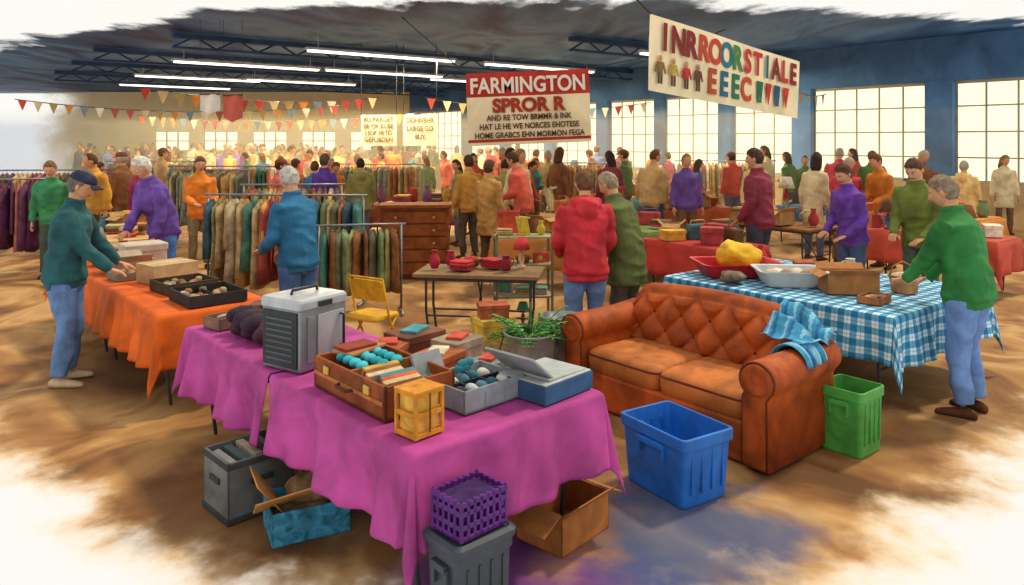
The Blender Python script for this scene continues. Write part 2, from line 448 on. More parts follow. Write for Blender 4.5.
def gingham():
    m,nt=newmat('gingham_cloth')
    uv=nd(nt,'ShaderNodeUVMap'); sp=nd(nt,'ShaderNodeSeparateXYZ'); nt.links.new(uv.outputs[0],sp.inputs[0])
    def st(s):
        f=math_(nt,'FRACT',math_(nt,'MULTIPLY',s,1/.105)); return math_(nt,'GREATER_THAN',f,.5)
    def fine(s):
        f=math_(nt,'FRACT',math_(nt,'MULTIPLY',s,1/.105)); return math_(nt,'LESS_THAN',math_(nt,'ABSOLUTE',math_(nt,'SUBTRACT',f,.25)),.035)
    a=math_(nt,'ADD',st(sp.outputs[0]),st(sp.outputs[1]))
    a=math_(nt,'ADD',math_(nt,'MULTIPLY',a,.5),math_(nt,'MULTIPLY',math_(nt,'ADD',fine(sp.outputs[0]),fine(sp.outputs[1])),.25))
    r=nd(nt,'ShaderNodeValToRGB'); e=r.color_ramp.elements
    e[0].position=0; e[0].color=(*hexc('#cfdfe8'),1); e[1].position=1; e[1].color=(*hexc('#23709c'),1)
    k=e.new(.5); k.color=(*hexc('#5c9fc0'),1)
    nt.links.new(a,r.inputs[0])
    b=wash(nt,r.outputs[0],5,.18); o=nd(nt,'ShaderNodeOutputMaterial'); nt.links.new(b.outputs[0],o.inputs[0]); return m
def tablecloth(name,o,yaw,W,L,h,dx0,dx1,dy0,dy1,mat,seed=0,res=.03,amp=.10,flare=.05):
    a0,a1,b0,b1=-dx0,W+dx1,-dy0,L+dy1
    nu=int((a1-a0)/res); nv=int((b1-b0)/res)
    mb=MB(); uvs=[]
    def fn(u,v):
        a=a0+(a1-a0)*u; b=b0+(b1-b0)*v
        uvs.append((a,b))
        ca=min(max(a,0),W); cb=min(max(b,0),L); da=a-ca; db=b-cb
        r=math.hypot(da,db)
        if r<1e-6: return (a,b,h+.004*noise.noise(Vector((a*3,b*3,seed))))
        dx,dy=da/r,db/r
        corner=abs(dx)>1e-4 and abs(dy)>1e-4
        sft=min(1,r/.12)
        if corner: out=.012+flare*r+.16*r*abs(2*dx*dy)
        else:
            q=(a if abs(dy)>.5 else b)
            out=.012+flare*r+amp*r*sft*(.5*math.sin(q*11+seed)+.35*math.sin(q*23+seed*2+1.3)+.4*noise.noise(Vector((q*4,seed,0)))+.35)
            out=max(out,.008)
        return (ca+dx*out,cb+dy*out,h-r*.985)
    mb.grid(nu,nv,fn,mat)
    ob=mb.obj(name,(o[0],o[1],0),yaw,solid=.004)
    me=ob.data; ul=me.uv_layers.new(name='UVMap')
    for lp in me.loops: ul.data[lp.index].uv=uvs[lp.vertex_index]
    return ob
def Fr(o,yaw):
    c,s=math.cos(yaw),math.sin(yaw)
    return lambda t,u,z=0:(o[0]+c*t-s*u,o[1]+s*t+c*u,z)
def storage_bin(name,loc,yaw,w,d,h,col,lid=False,ribs=True):
    mb=MB(); m=wc(col,5,.28,rough=.5,spec=.4)
    w0,d0=w*.84,d*.84
    pr=[(w0,d0,0),(w0+.01,d0+.01,.01),(w*.94,d*.94,h-.07),(w*.94,d*.94,h-.07),(w,d,h-.065),(w,d,h-.005),(w-.006,d-.006,h),(w*.93,d*.93,h)]
    if not lid: pr+=[(w*.91,d*.91,h-.04),(w0-.03,d0-.03,.02)]
    mb.rrl(pr,m,r=.03)
    if lid:
        mb.rrl([(w+.02,d+.02,h-.02),(w+.025,d+.025,h+.005),(w*.95,d*.95,h+.02),(w*.9,d*.9,h+.012)],m,r=.035)
    if ribs:
        for sx in (-1,1):
            for k in (-.3,-.1,.1,.3):
                mb.box((k*w,sx*(d*.452),h*.5),(.012,.02,h*.62),m)
            mb.box((sx*(w*.5),0,h-.09),(.03,d*.4,.03),m)
            mb.box((sx*(w*.49),d*.18,h-.13),(.02,.02,.08),m); mb.box((sx*(w*.49),-d*.18,h-.13),(.02,.02,.08),m)
    return mb.obj(name,loc,yaw,bevel=.004)
def carton(mb,c,w,d,h,mat,rz=0,open_=True,fl=.5,inner=None,M=None):
    T=Matrix.Translation(Vector(c))@Matrix.Rotation(rz,4,'Z')
    if M: T=M@T
    t=.008
    if not open_:
        mb.box((0,0,h/2),(w,d,h),mat,M=T); mb.box((0,0,h+.001),(w*.98,.03,.003),wc('#e2cf9f',5,.1),M=T); return
    mb.box((0,0,t/2),(w,d,t),mat,M=T)
    for sx in (-1,1):
        mb.box((sx*(w/2-t/2),0,h/2),(t,d,h),mat,M=T); mb.box((0,sx*(d/2-t/2),h/2),(w,t,h),mat,M=T)
        if fl>0:
            L=d*fl
            mb.box((sx*(w/2+L*.42),0,h-L*.15),(L,d*.97,.005),mat,M=T,ry=sx*.45)
            L=d*fl*.9
            mb.box((0,sx*(d/2+L*.36),h+L*.25),(w*.97,L,.005),mat,M=T,rx=sx*.75)
    if inner: 
        for k in range(5):
            mb.ell(((R.random()-.5)*w*.5,(R.random()-.5)*d*.5,h*.75),(w*.22,d*.22,h*.22),inner[k%len(inner)],10,7,M=T)
ITEMC=['#b5482e','#d9a03c','#8a5a34','#c8b48a','#5f7a6a','#3f6f8f','#a83c3c','#e0c890','#6a4a2e','#7a8a5a','#d07a3a','#905a78','#e6d8bc','#4a6a70','#c04848']
def item(mb,c,sc,rng,z,cols=ITEMC):
    k=rng.choice(['box','box','carton','books','vase','lamp','basket','radio','frame','jug','folded','folded'])
    m=wc(rng.choice(cols),8,.3); m2=wc(rng.choice(cols),8,.3); rz=rng.random()*3
    T=Matrix.Translation(Vector((c[0],c[1],z)))@Matrix.Rotation(rz,4,'Z')@Matrix.Scale(sc,4)
    if k=='box':
        w,d,h=rng.uniform(.18,.36),rng.uniform(.14,.26),rng.uniform(.08,.2)
        mb.rrl([(w,d,0),(w,d,h*.7),(w+.015,d+.015,h*.7),(w+.015,d+.015,h),(w*.97,d*.95,h+.004)],m,M=T,r=.01)
    elif k=='carton': carton(mb,(0,0,0),rng.uniform(.25,.38),rng.uniform(.2,.28),rng.uniform(.12,.2),wc('#b98a54',6,.25),fl=.4,inner=[m,m2],M=T)
    elif k=='books':
        zz=0
        for i in range(rng.randint(3,5)):
            h=rng.uniform(.02,.045); mb.box((0,0,zz+h/2),(.22,.16,h),wc(rng.choice(cols),8,.3),rz=rng.uniform(-.3,.3),M=T)
            zz+=h
    elif k=='vase': mb.lathe([(.04,0),(.05,.01),(.075,.08),(.07,.13),(.035,.19),(.03,.22),(.045,.25),(.035,.25),(.02,.2)],m,n=12,M=T)
    elif k=='jug':
        mb.lathe([(.05,0),(.065,.03),(.07,.1),(.05,.15),(.045,.19),(.055,.2),(.04,.2)],m,n=12,M=T)
        mb.tube([(.05,0,.17),(.1,0,.15),(.11,0,.1),(.065,0,.05)],.008,m,6,M=T)
    elif k=='lamp':
        mb.lathe([(.06,0),(.06,.015),(.02,.03),(.045,.1),(.03,.18),(.01,.22),(.01,.3)],m,n=12,M=T)
        mb.lathe([(.12,.24),(.07,.40),(.065,.40),(.115,.24)],m2,n=14,M=T)
    elif k=='basket':
        mb.lathe([(.1,0),(.14,.1),(.15,.11),(.14,.11),(.09,.02)],wc('#a8763a',20,.4),n=14,M=T)
        mb.tube([(-.14,0,.1),(-.1,0,.2),(0,0,.25),(.1,0,.2),(.14,0,.1)],.008,wc('#a8763a',20,.4),6,M=T)
        mb.ell((0,0,.09),(.11,.11,.05),m2,10,6,M=T)
    elif k=='radio':
        mb.rrl([(.3,.12,0),(.3,.12,.16),(.28,.1,.18)],m,M=T,r=.02)
        mb.lathe([(.05,0),(.045,.01),(.01,.012)],m2,n=12,M=T@Matrix.Translation((-.07,-.06,.09))@Matrix.Rotation(pi/2,4,'X'))
        mb.tube([(-.12,0,.17),(-.1,0,.23),(.1,0,.23),(.12,0,.17)],.007,m2,6,M=T)
    elif k=='frame':
        for q in (-1,1):
            mb.box((q*.13,0,.16),(.03,.02,.34),m,M=T,rx=-.25); mb.box((0,q*-.035,.16+q*.15),(.28,.02,.03),m,M=T,rx=-.25)
        mb.box((0,0,.16),(.25,.008,.3),m2,M=T,rx=-.25)
    else:
        for i in range(4): mb.rrl([(.26,.2,i*.03),(.28,.22,i*.03+.008),(.28,.22,i*.03+.02),(.26,.2,i*.03+.029)],wc(rng.choice(cols),8,.3),M=T,r=.03)
def merch(name,o,yaw,W,L,rng,n,cloth=None,cols=ITEMC,top='#8a5c34',sc=1.0,drop=.45):
    folding_table('folding_table',o,yaw,W,L,top=top)
    if cloth: tablecloth('tablecloth',o,yaw,W,L,.75,drop,drop,drop,drop,wc(cloth,3,.25),seed=rng.random()*9,res=.07)
    mb=MB(); pl=[]
    for i in range(n*12):
        if len(pl)>=n: break
        x,y=rng.uniform(.16,W-.16),rng.uniform(.16,L-.16)
        if all((x-a)**2+(y-b)**2>(.27*sc)**2 for a,b in pl):
            pl.append((x,y)); item(mb,(x,y),sc,rng,.757,cols)
    mb.obj(name,(o[0],o[1],0),yaw)
# ------------------------------------------------------------------ foreground purple tables
YP=math.radians(41.3); OP=(-.41,3.11); FP=Fr(OP,YP)
MAG=cloth_mat('#b2458f',.32)
folding_table('folding_table',OP,YP,1.16,1.40)
tablecloth('magenta_tablecloth',OP,YP,1.16,1.40,.75,.38,.38,.39,.0,MAG,seed=1.0,res=.02,amp=.19)
O2=FP(0,1.42)[:2]
folding_table('folding_table',O2,YP,.85,1.38)
tablecloth('magenta_tablecloth',O2,YP,.85,1.38,.752,.40,.3,.0,.25,MAG,seed=2.3,res=.02,amp=.21)
YO=YP; OO=(-2.62,5.55); FO=Fr(OO,YO); ORG=cloth_mat('#de6520',.30)
folding_table('folding_table',OO,YO,.85,1.9); folding_table('folding_table',FO(0,1.93)[:2],YO,.85,1.8)
tablecloth('orange_tablecloth',OO,YO,.85,3.75,.75,.42,.3,.42,.3,ORG,seed=4.0,res=.03,amp=.18)
YR=math.radians(38.3); OR_=(2.80,5.50); FR=Fr(OR_,YR)
folding_table('folding_table',OR_,YR,1.76,2.15)
tablecloth('gingham_tablecloth',OR_,YR,1.76,2.15,.75,.36,.42,.40,.2,gingham(),seed=3.1,res=.025,amp=.13)
# ------------------------------------------------------------------ sofa
def sofa():
    W,D=1.81,.88; SO=(.42,5.94,0); SY=math.radians(-50.9); E=empty('tufted_leather_sofa',SO,SY)
    LE=wc('#a84c17',4,.42,rough=.65,spec=.25); LD=wc('#6c2c0e',5,.3,rough=.6,spec=.3); SEAT=wc('#bb6c32',4,.38,rough=.65,spec=.25)
    mb=MB()
    mb.rrl([(W-.12,D-.06,.02),(W-.10,D-.05,.04),(W-.10,D-.05,.26),(W-.16,D-.08,.28)],LE,c=(W/2,D/2+.0,0),r=.04)
    for x in (.1,W-.1):
        for y in (.08,D-.08): mb.lathe([(.02,0),(.032,.02),(.028,.04),(.04,.055)],wc('#4a2412',6,.2),c=(x,y,0),n=12)
    mb.obj('base',parent=E,bevel=.008)
    mb=MB()
    for i in range(2):
        w=(W-.40)/2; cx=.20+w*(i+.5)
        pr=[(w*.94,.56,.27),(w*.985,.60,.29),(w*.995,.615,.34),(w*.995,.615,.39),(w*.97,.59,.425),(w*.88,.52,.447),(w*.6,.34,.458),(w*.2,.1,.460)]
        mb.rrl(pr,SEAT,c=(cx,.33,0),r=.07,smooth=True)
        mb.rrl([(w*.99,.612,.395),(w*1.005,.622,.403),(w*.99,.612,.411)],LD,c=(cx,.33,0),r=.07,smooth=True)
    mb.obj('seat_cushions',parent=E)
    for nm,cx in (('arm_left',.105),('arm_right',W-.105)):
        mb=MB(); sg=-1 if cx<.5 else 1
        prof=[(cx-.090,.02),(cx-.085,.46)]
        for k in range(17):
            a=math.radians(225-k*270/16); prof.append((cx+.018*sg+.125*math.cos(a),.575+.115*math.sin(a)))
        prof+=[(cx+.085,.46),(cx+.090,.02)]
        prof=prof[::-1]
        rings=[]
        for y,s in ((-.015,.90),(0.0,.985),(.02,1.0),(.25,1),(.5,1),(.7,1.0),(.80,.98)):
            m=Vector((cx,.4)); rings.append([(m.x+(x-m.x)*s,y,max(.02,m.y+(z-m.y)*s + .03*max(0,(y-.45))/.35)) for x,z in prof])
        mb.loft(rings,LE,True)
        T=Matrix.Translation((cx+.018*sg,-.012,.575))@Matrix.Rotation(pi/2,4,'X')
        mb.lathe([(.10,-.005),(.10,.006),(.085,.012),(.075,.008),(.05,.012),(.045,.008),(.02,.016),(.004,.018)],LE,n=24,M=T)
        pts=[]
        for x,z in prof: pts.append((cx+(x-cx)*.97,-.006,.4+(z-.4)*.97))
        mb.tube(pts,.008,LD,6)
        mb.obj(nm,parent=E)
    mb=MB(); x0,x1=.10,W-.10
    def topz(u): return .84+.05*math.sin(pi*u)-.12*(max(0,abs(2*u-1)-.80)/.20)**2
    nx,nz=6.0,1.5
    def fn(u,q):
        x=x0+(x1-x0)*u; tz=topz(u)
        if q<.62:
            w=q/.62; z=.40+(tz-.06-.40)*w; y=.60+.09*w
            p=u*nx; qq=w*nz
            d=abs(math.sin(pi*(p+qq)))*abs(math.sin(pi*(p-qq)))
            b=.072*(d**.55)*min(1,(1-w)*5+.35)
            bot=min(1,w*8)
            y-= (.01+b)*bot
            return (x,y,z)
        elif q<.82:
            a=(q-.62)/.20*pi*1.12; r=.072
            return (x,.70+r*.95-math.cos(a)*r*1.15-.0,tz-.06+math.sin(a)*r)
        else:
            w=(q-.82)/.18; return (x,.83+.01*w,(tz-.08)*(1-w)+.08*w)
    mb.grid(170,90,fn,LE)
    for ux in (0,1):
        ring=[Vector(fn(ux,j/60)) for j in range(61)]
        mb.add([ (p.x,p.y,p.z) for p in ring],[tuple(range(61)) if ux==1 else tuple(range(60,-1,-1))],LE)
    for i in range(0,17):
        for j in range(0,5):
            p=i/2; q=j/2
            if abs((p+q)-round(p+q))<1e-6 and 0<p<nx and 0<q<nz:
                P_=fn(p/nx,.62*q/nz); mb.ell((P_[0],P_[1]-.004,P_[2]),(.014,.010,.014),LD,10,8)
    mb.obj('tufted_back',parent=E)
    mb=MB(); BL=wc('#3f97c0',9,.35); BW=wc('#8cc4dc',9,.15); BD=wc('#2a6a9a',9,.3)
    def tf(u,v):
        x=W-.36+.36*u; fz=.012*math.sin(u*21+v*3)+.008*noise.noise(Vector((u*8,v*8,1)))
        tz=topz(min(1,(x-x0)/(x1-x0)))
        if v<.45:
            w=v/.45; y=.50+.13*w; z=.71+(tz-.71)*w**1.4
            z=max(z,.725); y-=.03*(1-w)
            return (x,y-.02+fz,z+.01+.01*math.sin(u*14))
        w=(v-.45)/.55; a=w*pi*.75
        return (x,.60+.13*1-.08*math.cos(a)+.04,tz-.04+.085*math.sin(a)+fz*.6+.012)
    mb.grid(50,44,tf,BL,matfn=lambda u,v: BW if (int(u*16+v*3)%5==1) else (BD if int(u*16+v*3)%5==3 else BL))
    def tf2(u,v):
        a=math.radians(195-u*190)
        cx=W-.087; r=.135+.008*math.sin(v*26+u*5)
        return (cx+r*math.cos(a),.36+.24*v,.595+r*math.sin(a)+.03*max(0,(.36+.24*v-.45))/.35)
    mb.grid(36,26,tf2,BL,matfn=lambda u,v: BW if (int(v*12)%5==1) else (BD if int(v*12)%5==3 else BL))
    mb.obj('throw_blanket',SO,SY,solid=.005)
sofa()
# ------------------------------------------------------------------ bins & boxes on the floor
storage_bin('blue_storage_bin',(.965,4.43,0),math.radians(-50.9)+math.radians(83),.40,.55,.40,'#1f6cc4')
storage_bin('green_storage_bin',(2.25,4.99,0),math.radians(39.1),.32,.32,.43,'#4a9f44')
p=FP(.155,-.18); storage_bin('grey_storage_bin',(p[0],p[1],0),YP,.30,.23,.45,'#343a45',lid=True)
def milk_crate(name,loc,yaw,w,d,h,col):
    mb=MB(); m=wc(col,8,.3,rough=.5)
    mb.box((0,0,.006),(w,d,.012),m)
    for z in (.012,h*.35,h*.68,h-.015):
        for sg in (-1,1):
            mb.box((0,sg*(d/2-.006),z),(w,.012,.02),m); mb.box((sg*(w/2-.006),0,z),(.012,d,.02),m)
    k=7
    for i in range(k+1):
        x=-w/2+.006+(w-.012)*i/k
        for sg in (-1,1): mb.box((x,sg*(d/2-.006),h/2),(.014,.012,h),m)
    for i in range(6):
        y=-d/2+.006+(d-.012)*i/5
        for sg in (-1,1): mb.box((sg*(w/2-.006),y,h/2),(.012,.014,h),m)
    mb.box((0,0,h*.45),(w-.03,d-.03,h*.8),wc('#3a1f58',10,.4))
    return mb.obj(name,loc,yaw,bevel=.002)
milk_crate('purple_plastic_crate',(p[0],p[1],.472),YP+.05,.25,.19,.16,'#5a2478')
p=FP(1.04,.16); mb=MB(); carton(mb,(0,0,0),.40,.30,.20,wc('#b06e38',5,.28),fl=.5)
mb.obj('open_cardboard_box',(p[0],p[1],0),YP+.12,bevel=.002)
mb=MB(); g=wc('#6d6f70',5,.35,rough=.5,spec=.4); gd=wc('#3c3e40',6,.3); w,d,h=.38,.32,.33; t=.014
mb.box((0,0,.01),(w,d,.02),g)
for sg in (-1,1):
    mb.box((0,sg*(d/2-t/2),h/2),(w,t,h),g); mb.box((sg*(w/2-t/2),0,h/2),(t,d,h),g)
    mb.box((0,sg*(d/2+.003),h-.02),(w+.014,.012,.03),gd); mb.box((sg*(w/2+.003),0,h-.02),(.012,d+.014,.03),gd)
    mb.box((0,sg*(d/2+.003),.02),(w+.014,.012,.03),gd); mb.box((sg*(w/2+.003),0,.02),(.012,d+.014,.03),gd)
    mb.box((sg*(w/2+.006),0,h*.62),(.012,.12,.03),gd); mb.box((0,sg*(d/2+.006),h*.62),(.13,.012,.03),gd)
for k in range(5): mb.box((-.13+.065*k,0,.21),(.045,.25,.20+.02*(k%3)),wc(['#a8a8a0','#4a5a5a','#a89a80','#6a5a5a','#7a8a8a'][k],8,.3),ry=.05*k-.1)
mb.obj('grey_metal_crate',(-1.48,4.22,0),YP+.05,bevel=.003)
mb=MB(); blm=wc('#3a86a8',16,.6)
carton(mb,(0,0,0),.40,.30,.17,blm,fl=0,inner=[wc('#7a6a50',8,.3),wc('#9a8a6a',8,.3)])
cb=wc('#c48a4c',6,.25)
mb.box((-.13,-.10,.21),(.3,.22,.008),cb,rx=-.6,ry=-.1); mb.box((-.2,.05,.22),(.2,.28,.008),cb,ry=.9); mb.box((.12,.17,.24),(.26,.2,.008),cb,rx=.7)
mb.ell((.05,.02,.19),(.15,.12,.09),wc('#8a6a48',14,.5),20,14,fn=lambda q:q*(1+.2*noise.noise(q*20)))
mb.obj('patterned_blue_box',(-1.09,3.98,0),YP-.25,bevel=.002)
# ------------------------------------------------------------------ items on purple tables
Z=.757
mb=MB(); wht=wc('#b6bbc0',4,.2,rough=.35,spec=.6,metal=.3); dk=wc('#2b2e33',5,.3,rough=.45); gy=wc('#8e949a',5,.2,rough=.35,spec=.6,metal=.4)
mb.rrl([(.34,.31,0),(.35,.32,.015),(.35,.32,.33),(.35,.32,.34)],gy,r=.015)
mb.rrl([(.36,.33,.342),(.365,.335,.348),(.365,.335,.385),(.35,.32,.40),(.23,.2,.406)],wht,r=.02)
mb.box((-.179,0,.175),(.012,.28,.31),dk)
for k in range(8): mb.box((-.187,0,.06+.032*k),(.006,.22,.012),wc('#585c62',6,.2))
mb.box((.05,-.164,.175),(.20,.008,.26),wht); mb.box((-.10,-.165,.175),(.05,.01,.26),gy)
mb.tube([(.12,-.165,.28),(.12,-.195,.28),(.12,-.195,.10),(.12,-.165,.10)],.008,dk,8)
mb.box((.0,-.17,.365),(.10,.016,.03),dk)
mb.tube([(-.10,0,.40),(-.09,0,.43),(.09,0,.43),(.10,0,.40)],.009,dk,8)
p=FP(.23,1.47); mb.obj('silver_lidded_appliance',(p[0],p[1],Z+.002),YP+.28,bevel=.003)
WD=wc('#8f4a22',5,.4); WL=wc('#b8703a',6,.35); IN=wc('#5a3220',6,.3)
mb=MB(); w,d,h=.40,.70,.16; t=.018
mb.box((0,0,t/2),(w,d,t),WD)
for sg in (-1,1): mb.box((sg*(w/2-t/2),0,h/2),(t,d,h),WD); mb.box((0,sg*(d/2-t/2),h/2),(w,t,h),WD)
mb.box((0,.02,h/2),(w-.04,.014,h-.02),WL); mb.box((-w/2-.004,0,h*.5),(.008,d*.96,.02),WL)
for k in (-.2,.2): mb.box((-w/2-.008,k,h*.72),(.012,.05,.04),wc('#d0a850',6,.2,metal=.5,rough=.4))
mb.tube([(-w/2,-.07,h*.5),(-w/2-.035,-.05,h*.48),(-w/2-.035,.05,h*.48),(-w/2,.07,h*.5)],.009,IN,8)
for k in range(6): mb.box((-.07+.02*(k%3),-.28+.05*k,.10),(.2,.035,.13),wc(['#c8a878','#b85a3a','#4f7a80','#d0b890','#8a5a34','#c89a4a'][k],8,.3),rx=.2)
for k in range(13): mb.ell((.11*math.sin(k*2.1),-.01+.022*k,.155),(.034,.03,.024),wc(['#2fb0bc','#3fc0cc','#4ab8c8','#2a98a8'][k%4],8,.3),10,8)
mb.box((.02,.26,.175),(.26,.15,.016),wc('#a8744a',6,.2),rz=.3); mb.box((.0,.27,.192),(.2,.12,.016),wc('#8a3a2a',6,.2),rz=.1)
p=FP(.28,.70); mb.obj('wooden_case_of_trinkets',(p[0],p[1],Z),YP,bevel=.003)
mb=MB(); AM=wc('#d08a2a',8,.3)
for dx in (-1,1):
    for dy in (-1,1): mb.box((dx*.075,dy*.065,.1),(.016,.016,.2),AM)
for z in (.012,.1,.192):
    for sg in (-1,1): mb.box((0,sg*.065,z),(.165,.014,.022),AM); mb.box((sg*.075,0,z),(.014,.145,.022),AM)
mb.box((0,0,.008),(.15,.13,.012),AM); mb.box((0,0,.2),(.17,.15,.01),AM)
mb.box((0,0,.1),(.13,.11,.17),wc('#e0a848',10,.3))
mb.tube([(0,-.073,.02),(0,-.073,.19)],.005,WD,6)
p=FP(.14,.16); mb.obj('amber_wooden_lantern_box',(p[0],p[1],Z),YP+.1,bevel=.002)
mb=MB(); GR=wc('#8b9298',5,.25,rough=.5); w,d,h=.40,.34,.11; t=.01
mb.box((0,0,.006),(w,d,.012),GR)
for sg in (-1,1): mb.box((sg*(w/2-t/2),0,h/2),(t,d,h),GR); mb.box((0,sg*(d/2-t/2),h/2),(w,t,h),GR)
for x in (-.07,.06): mb.box((x,0,h/2-.01),(.008,d,h-.03),DMET)
mb.box((0,.02,h/2-.01),(w,.008,h-.03),DMET)
for k in range(10):
    mb.ell((-.14+.07*(k%5),-.07+.15*(k//5),.07),(.03,.045,.03),wc(['#3a3c40','#c8ccd0','#5a8aa0','#2f6a78','#d8d4c8'][k%5],8,.3),8,6)
for k in range(4): mb.ell((-.02+.02*k,.08,.13+.02*(k%2)),(.04,.012,.025),wc('#3f8fa0',8,.3),10,6,)
mb.box((-.12,.21,.14),(.18,.02,.14),GR,rx=-.5)
p=FP(.60,.36); mb.obj('grey_compartment_tray',(p[0],p[1],Z),YP+.05,bevel=.002)
mb=MB(); BB=wc('#34567e',5,.25); BG=wc('#b8bcbc',5,.18)
w,d,h=.38,.33,.09
mb.box((0,0,h/2),(w,d,h),BB)
mb.box((0,0,h+.004),(w*.96,d*.96,.008),BG)
mb.box((-.17,.03,h+.08),(.012,d*1.0,.2),wc('#9fa6a8',5,.18),ry=-.9)
mb.box((.02,0,h+.012),(w*.8,d*.85,.012),wc('#a9b0b0',6,.15),ry=.03)
p=FP(.95,.20); mb.obj('flat_blue_gift_box',(p[0],p[1],Z),YP+.1,bevel=.003)
rg=random.Random(11)
mb=MB()
for (a,b_,w,d,h,c,rz) in ((.72,.83,.26,.20,.10,'#a85a34',.3),(.92,.62,.2,.16,.07,'#8a9a94',.1),(.62,1.18,.22,.2,.10,'#a85c3a',.6),(.95,.95,.24,.2,.12,'#9a8a74',.2),(.85,1.25,.3,.22,.12,'#7a4a34',.1)):
    q=(a,b_,0); m=wc(c,6,.3)
    mb.rrl([(w,d,0),(w,d,h*.65),(w+.012,d+.012,h*.65),(w+.012,d+.012,h),(w*.96,d*.95,h+.003)],m,c=q,rz=rz,r=.01)
    mb.box((a,b_,h+.012),(w*.6,d*.5,.016),wc(['#c04a38','#d8c8a8','#48909c'][int(a*10)%3],7,.3),rz=rz+.4)
mb.obj('assorted_boxes',(OP[0],OP[1],Z),YP,bevel=.002)
mb=MB(); 
for k in range(9):
    mb.ell((.10+.05*math.sin(k*2),.08+.05*k,.06+.03*(k%3)),(.12,.06,.06),wc(['#4a2a3a','#5f3a4a','#3a2a38'][k%3],12,.4),14,9,fn=lambda p:p*(1+.2*noise.noise(p*18)))
mb.obj('folded_garment_pile',(*FP(.15,1.90)[:2],Z),YP)
mb=MB(); carton(mb,(0,0,0),.26,.2,.08,wc('#8a6a58',7,.3),fl=0,inner=[wc('#5a4a50',8,.3),wc('#b89a80',8,.3)])
mb.obj('shoe_box',(*FP(.22,2.62)[:2],Z),YP+.2,bevel=.002)
mb=MB()
for k in range(5): item(mb,(.55+.08*(k%2),1.95+.2*k),.8,rg,0,['#5a3a4a','#7a4a3a','#8a8a90','#b89a80'])
mb.obj('bric_a_brac',(OP[0],OP[1],Z+.002),YP)
# ------------------------------------------------------------------ items on orange table
mb=MB()
BK=wc('#35302c',6,.3)
def tray(c,w,d,h,m,rz,inner,n):
    T=Matrix.Translation(Vector(c))@Matrix.Rotation(rz,4,'Z')
    mb.box((0,0,.005),(w,d,.01),m,M=T)
    for sg in (-1,1): mb.box((sg*(w/2),0,h/2),(.014,d,h),m,M=T); mb.box((0,sg*(d/2),h/2),(w+.014,.014,h),m,M=T)
    mb.box((0,0,h/2-.01),(.008,d,h-.02),m,M=T)
    for k in range(n):
        mb.ell(((rg.random()-.5)*w*.8,(rg.random()-.5)*d*.8,h*.6),(.035,.03,.03),inner[k%len(inner)],8,6,M=T)
cols_=[wc(c,9,.3) for c in ('#b89a6a','#7a6a58','#c8b080','#9a5a3a','#8a8a88')]
tray((.46,.28,0),.44,.48,.09,BK,0,cols_,14)
tray((.46,.85,0),.42,.38,.09,wc('#4a3c2c',6,.3),.1,cols_,12)
carton(mb,(.48,1.38,0),.42,.32,.17,wc('#c8a878',6,.2),rz=.2,open_=False)
carton(mb,(.34,2.15,0),.36,.3,.12,wc('#b8a488',6,.25),fl=.35,inner=cols_)
mb.rrl([(.4,.3,0),(.4,.3,.14),(.42,.32,.14),(.42,.32,.2),(.4,.3,.21)],wc('#c8bca8',6,.15),c=(.6,2.6,0),r=.02)
tray((.25,1.74,0),.3,.26,.07,wc('#8a8278',6,.3),.1,cols_,9)
mb.obj('trays_of_bric_a_brac',(OO[0],OO[1],Z+.002),YO,bevel=.002)
mb=MB()
for k in range(7): item(mb,(.25+.3*(k%2),2.75+.14*k),.9,rg,0,['#d8c8a0','#b89a6a','#e0d0b8','#a85a3a','#8a8a88','#6a7a8a'])
mb.obj('bric_a_brac',(OO[0],OO[1],Z+.002),YO)
# ------------------------------------------------------------------ items on gingham table
RD=wc('#c42a30',5,.25,rough=.5)
mb=MB(); mb.rrl([(.6,.42,0),(.62,.44,.01),(.74,.52,.12),(.78,.56,.125),(.78,.56,.135),(.72,.50,.13),(.60,.42,.02)],RD,r=.07)
p=FR(.55,1.74); mb.obj('red_plastic_tub',(p[0],p[1],Z),YR-.6)
mb=MB(); mb.ell((0,0,.17),(.22,.15,.13),wc('#e8b830',7,.3),28,18,fn=lambda q:q*(1+.28*noise.noise(q*9)))
mb.ell((-.1,.0,.25),(.09,.08,.08),wc('#f0c848',7,.3),18,12,fn=lambda q:q*(1+.35*noise.noise(q*14)))
mb.obj('yellow_cloth_bag',(*FR(.62,1.74)[:2],Z+.0),YR-.6)
mb=MB(); mb.rrl([(.42,.30,0),(.44,.32,.01),(.56,.42,.13),(.60,.45,.135),(.60,.45,.145),(.54,.40,.14),(.42,.30,.02)],wc('#d0d2d0',5,.12,rough=.5),r=.06)
for k in range(6): mb.ell((-.15+.06*k,.05*math.sin(k*2),.09),(.07,.08,.05),wc(['#c8b8a0','#e4ddd0','#a88a70'][k%3],9,.3),10,7)
mb.obj('white_wash_basin',(*FR(.50,1.15)[:2],Z),YR-.75)
CBm=wc('#b57a48',6,.25)
mb=MB(); carton(mb,(0,0,0),.42,.32,.17,CBm,fl=.25,inner=[wc('#a87a50',8,.3),wc('#d8b890',8,.3)])
mb.obj('cardboard_box',(*FR(.62,.68)[:2],Z),YR-.75,bevel=.002)
mb=MB(); carton(mb,(0,0,0),.24,.18,.06,wc('#a86a40',6,.25),fl=0,inner=[wc('#8a5a40',8,.3),wc('#c8a080',8,.3)])
mb.obj('cardboard_tray',(*FR(.36,.32)[:2],Z),YR+.1,bevel=.002)
mb=MB()
for k,(a,b_) in enumerate(((1.25,.5),(1.3,1.0),(1.25,1.45),(1.2,1.9),(.95,.35))): item(mb,(a,b_),.85,rg,0,['#a85a38','#c83a34','#b8885a','#e0d0b0','#8a3a34'])
mb.obj('bric_a_brac',(OR_[0],OR_[1],Z+.002),YR)
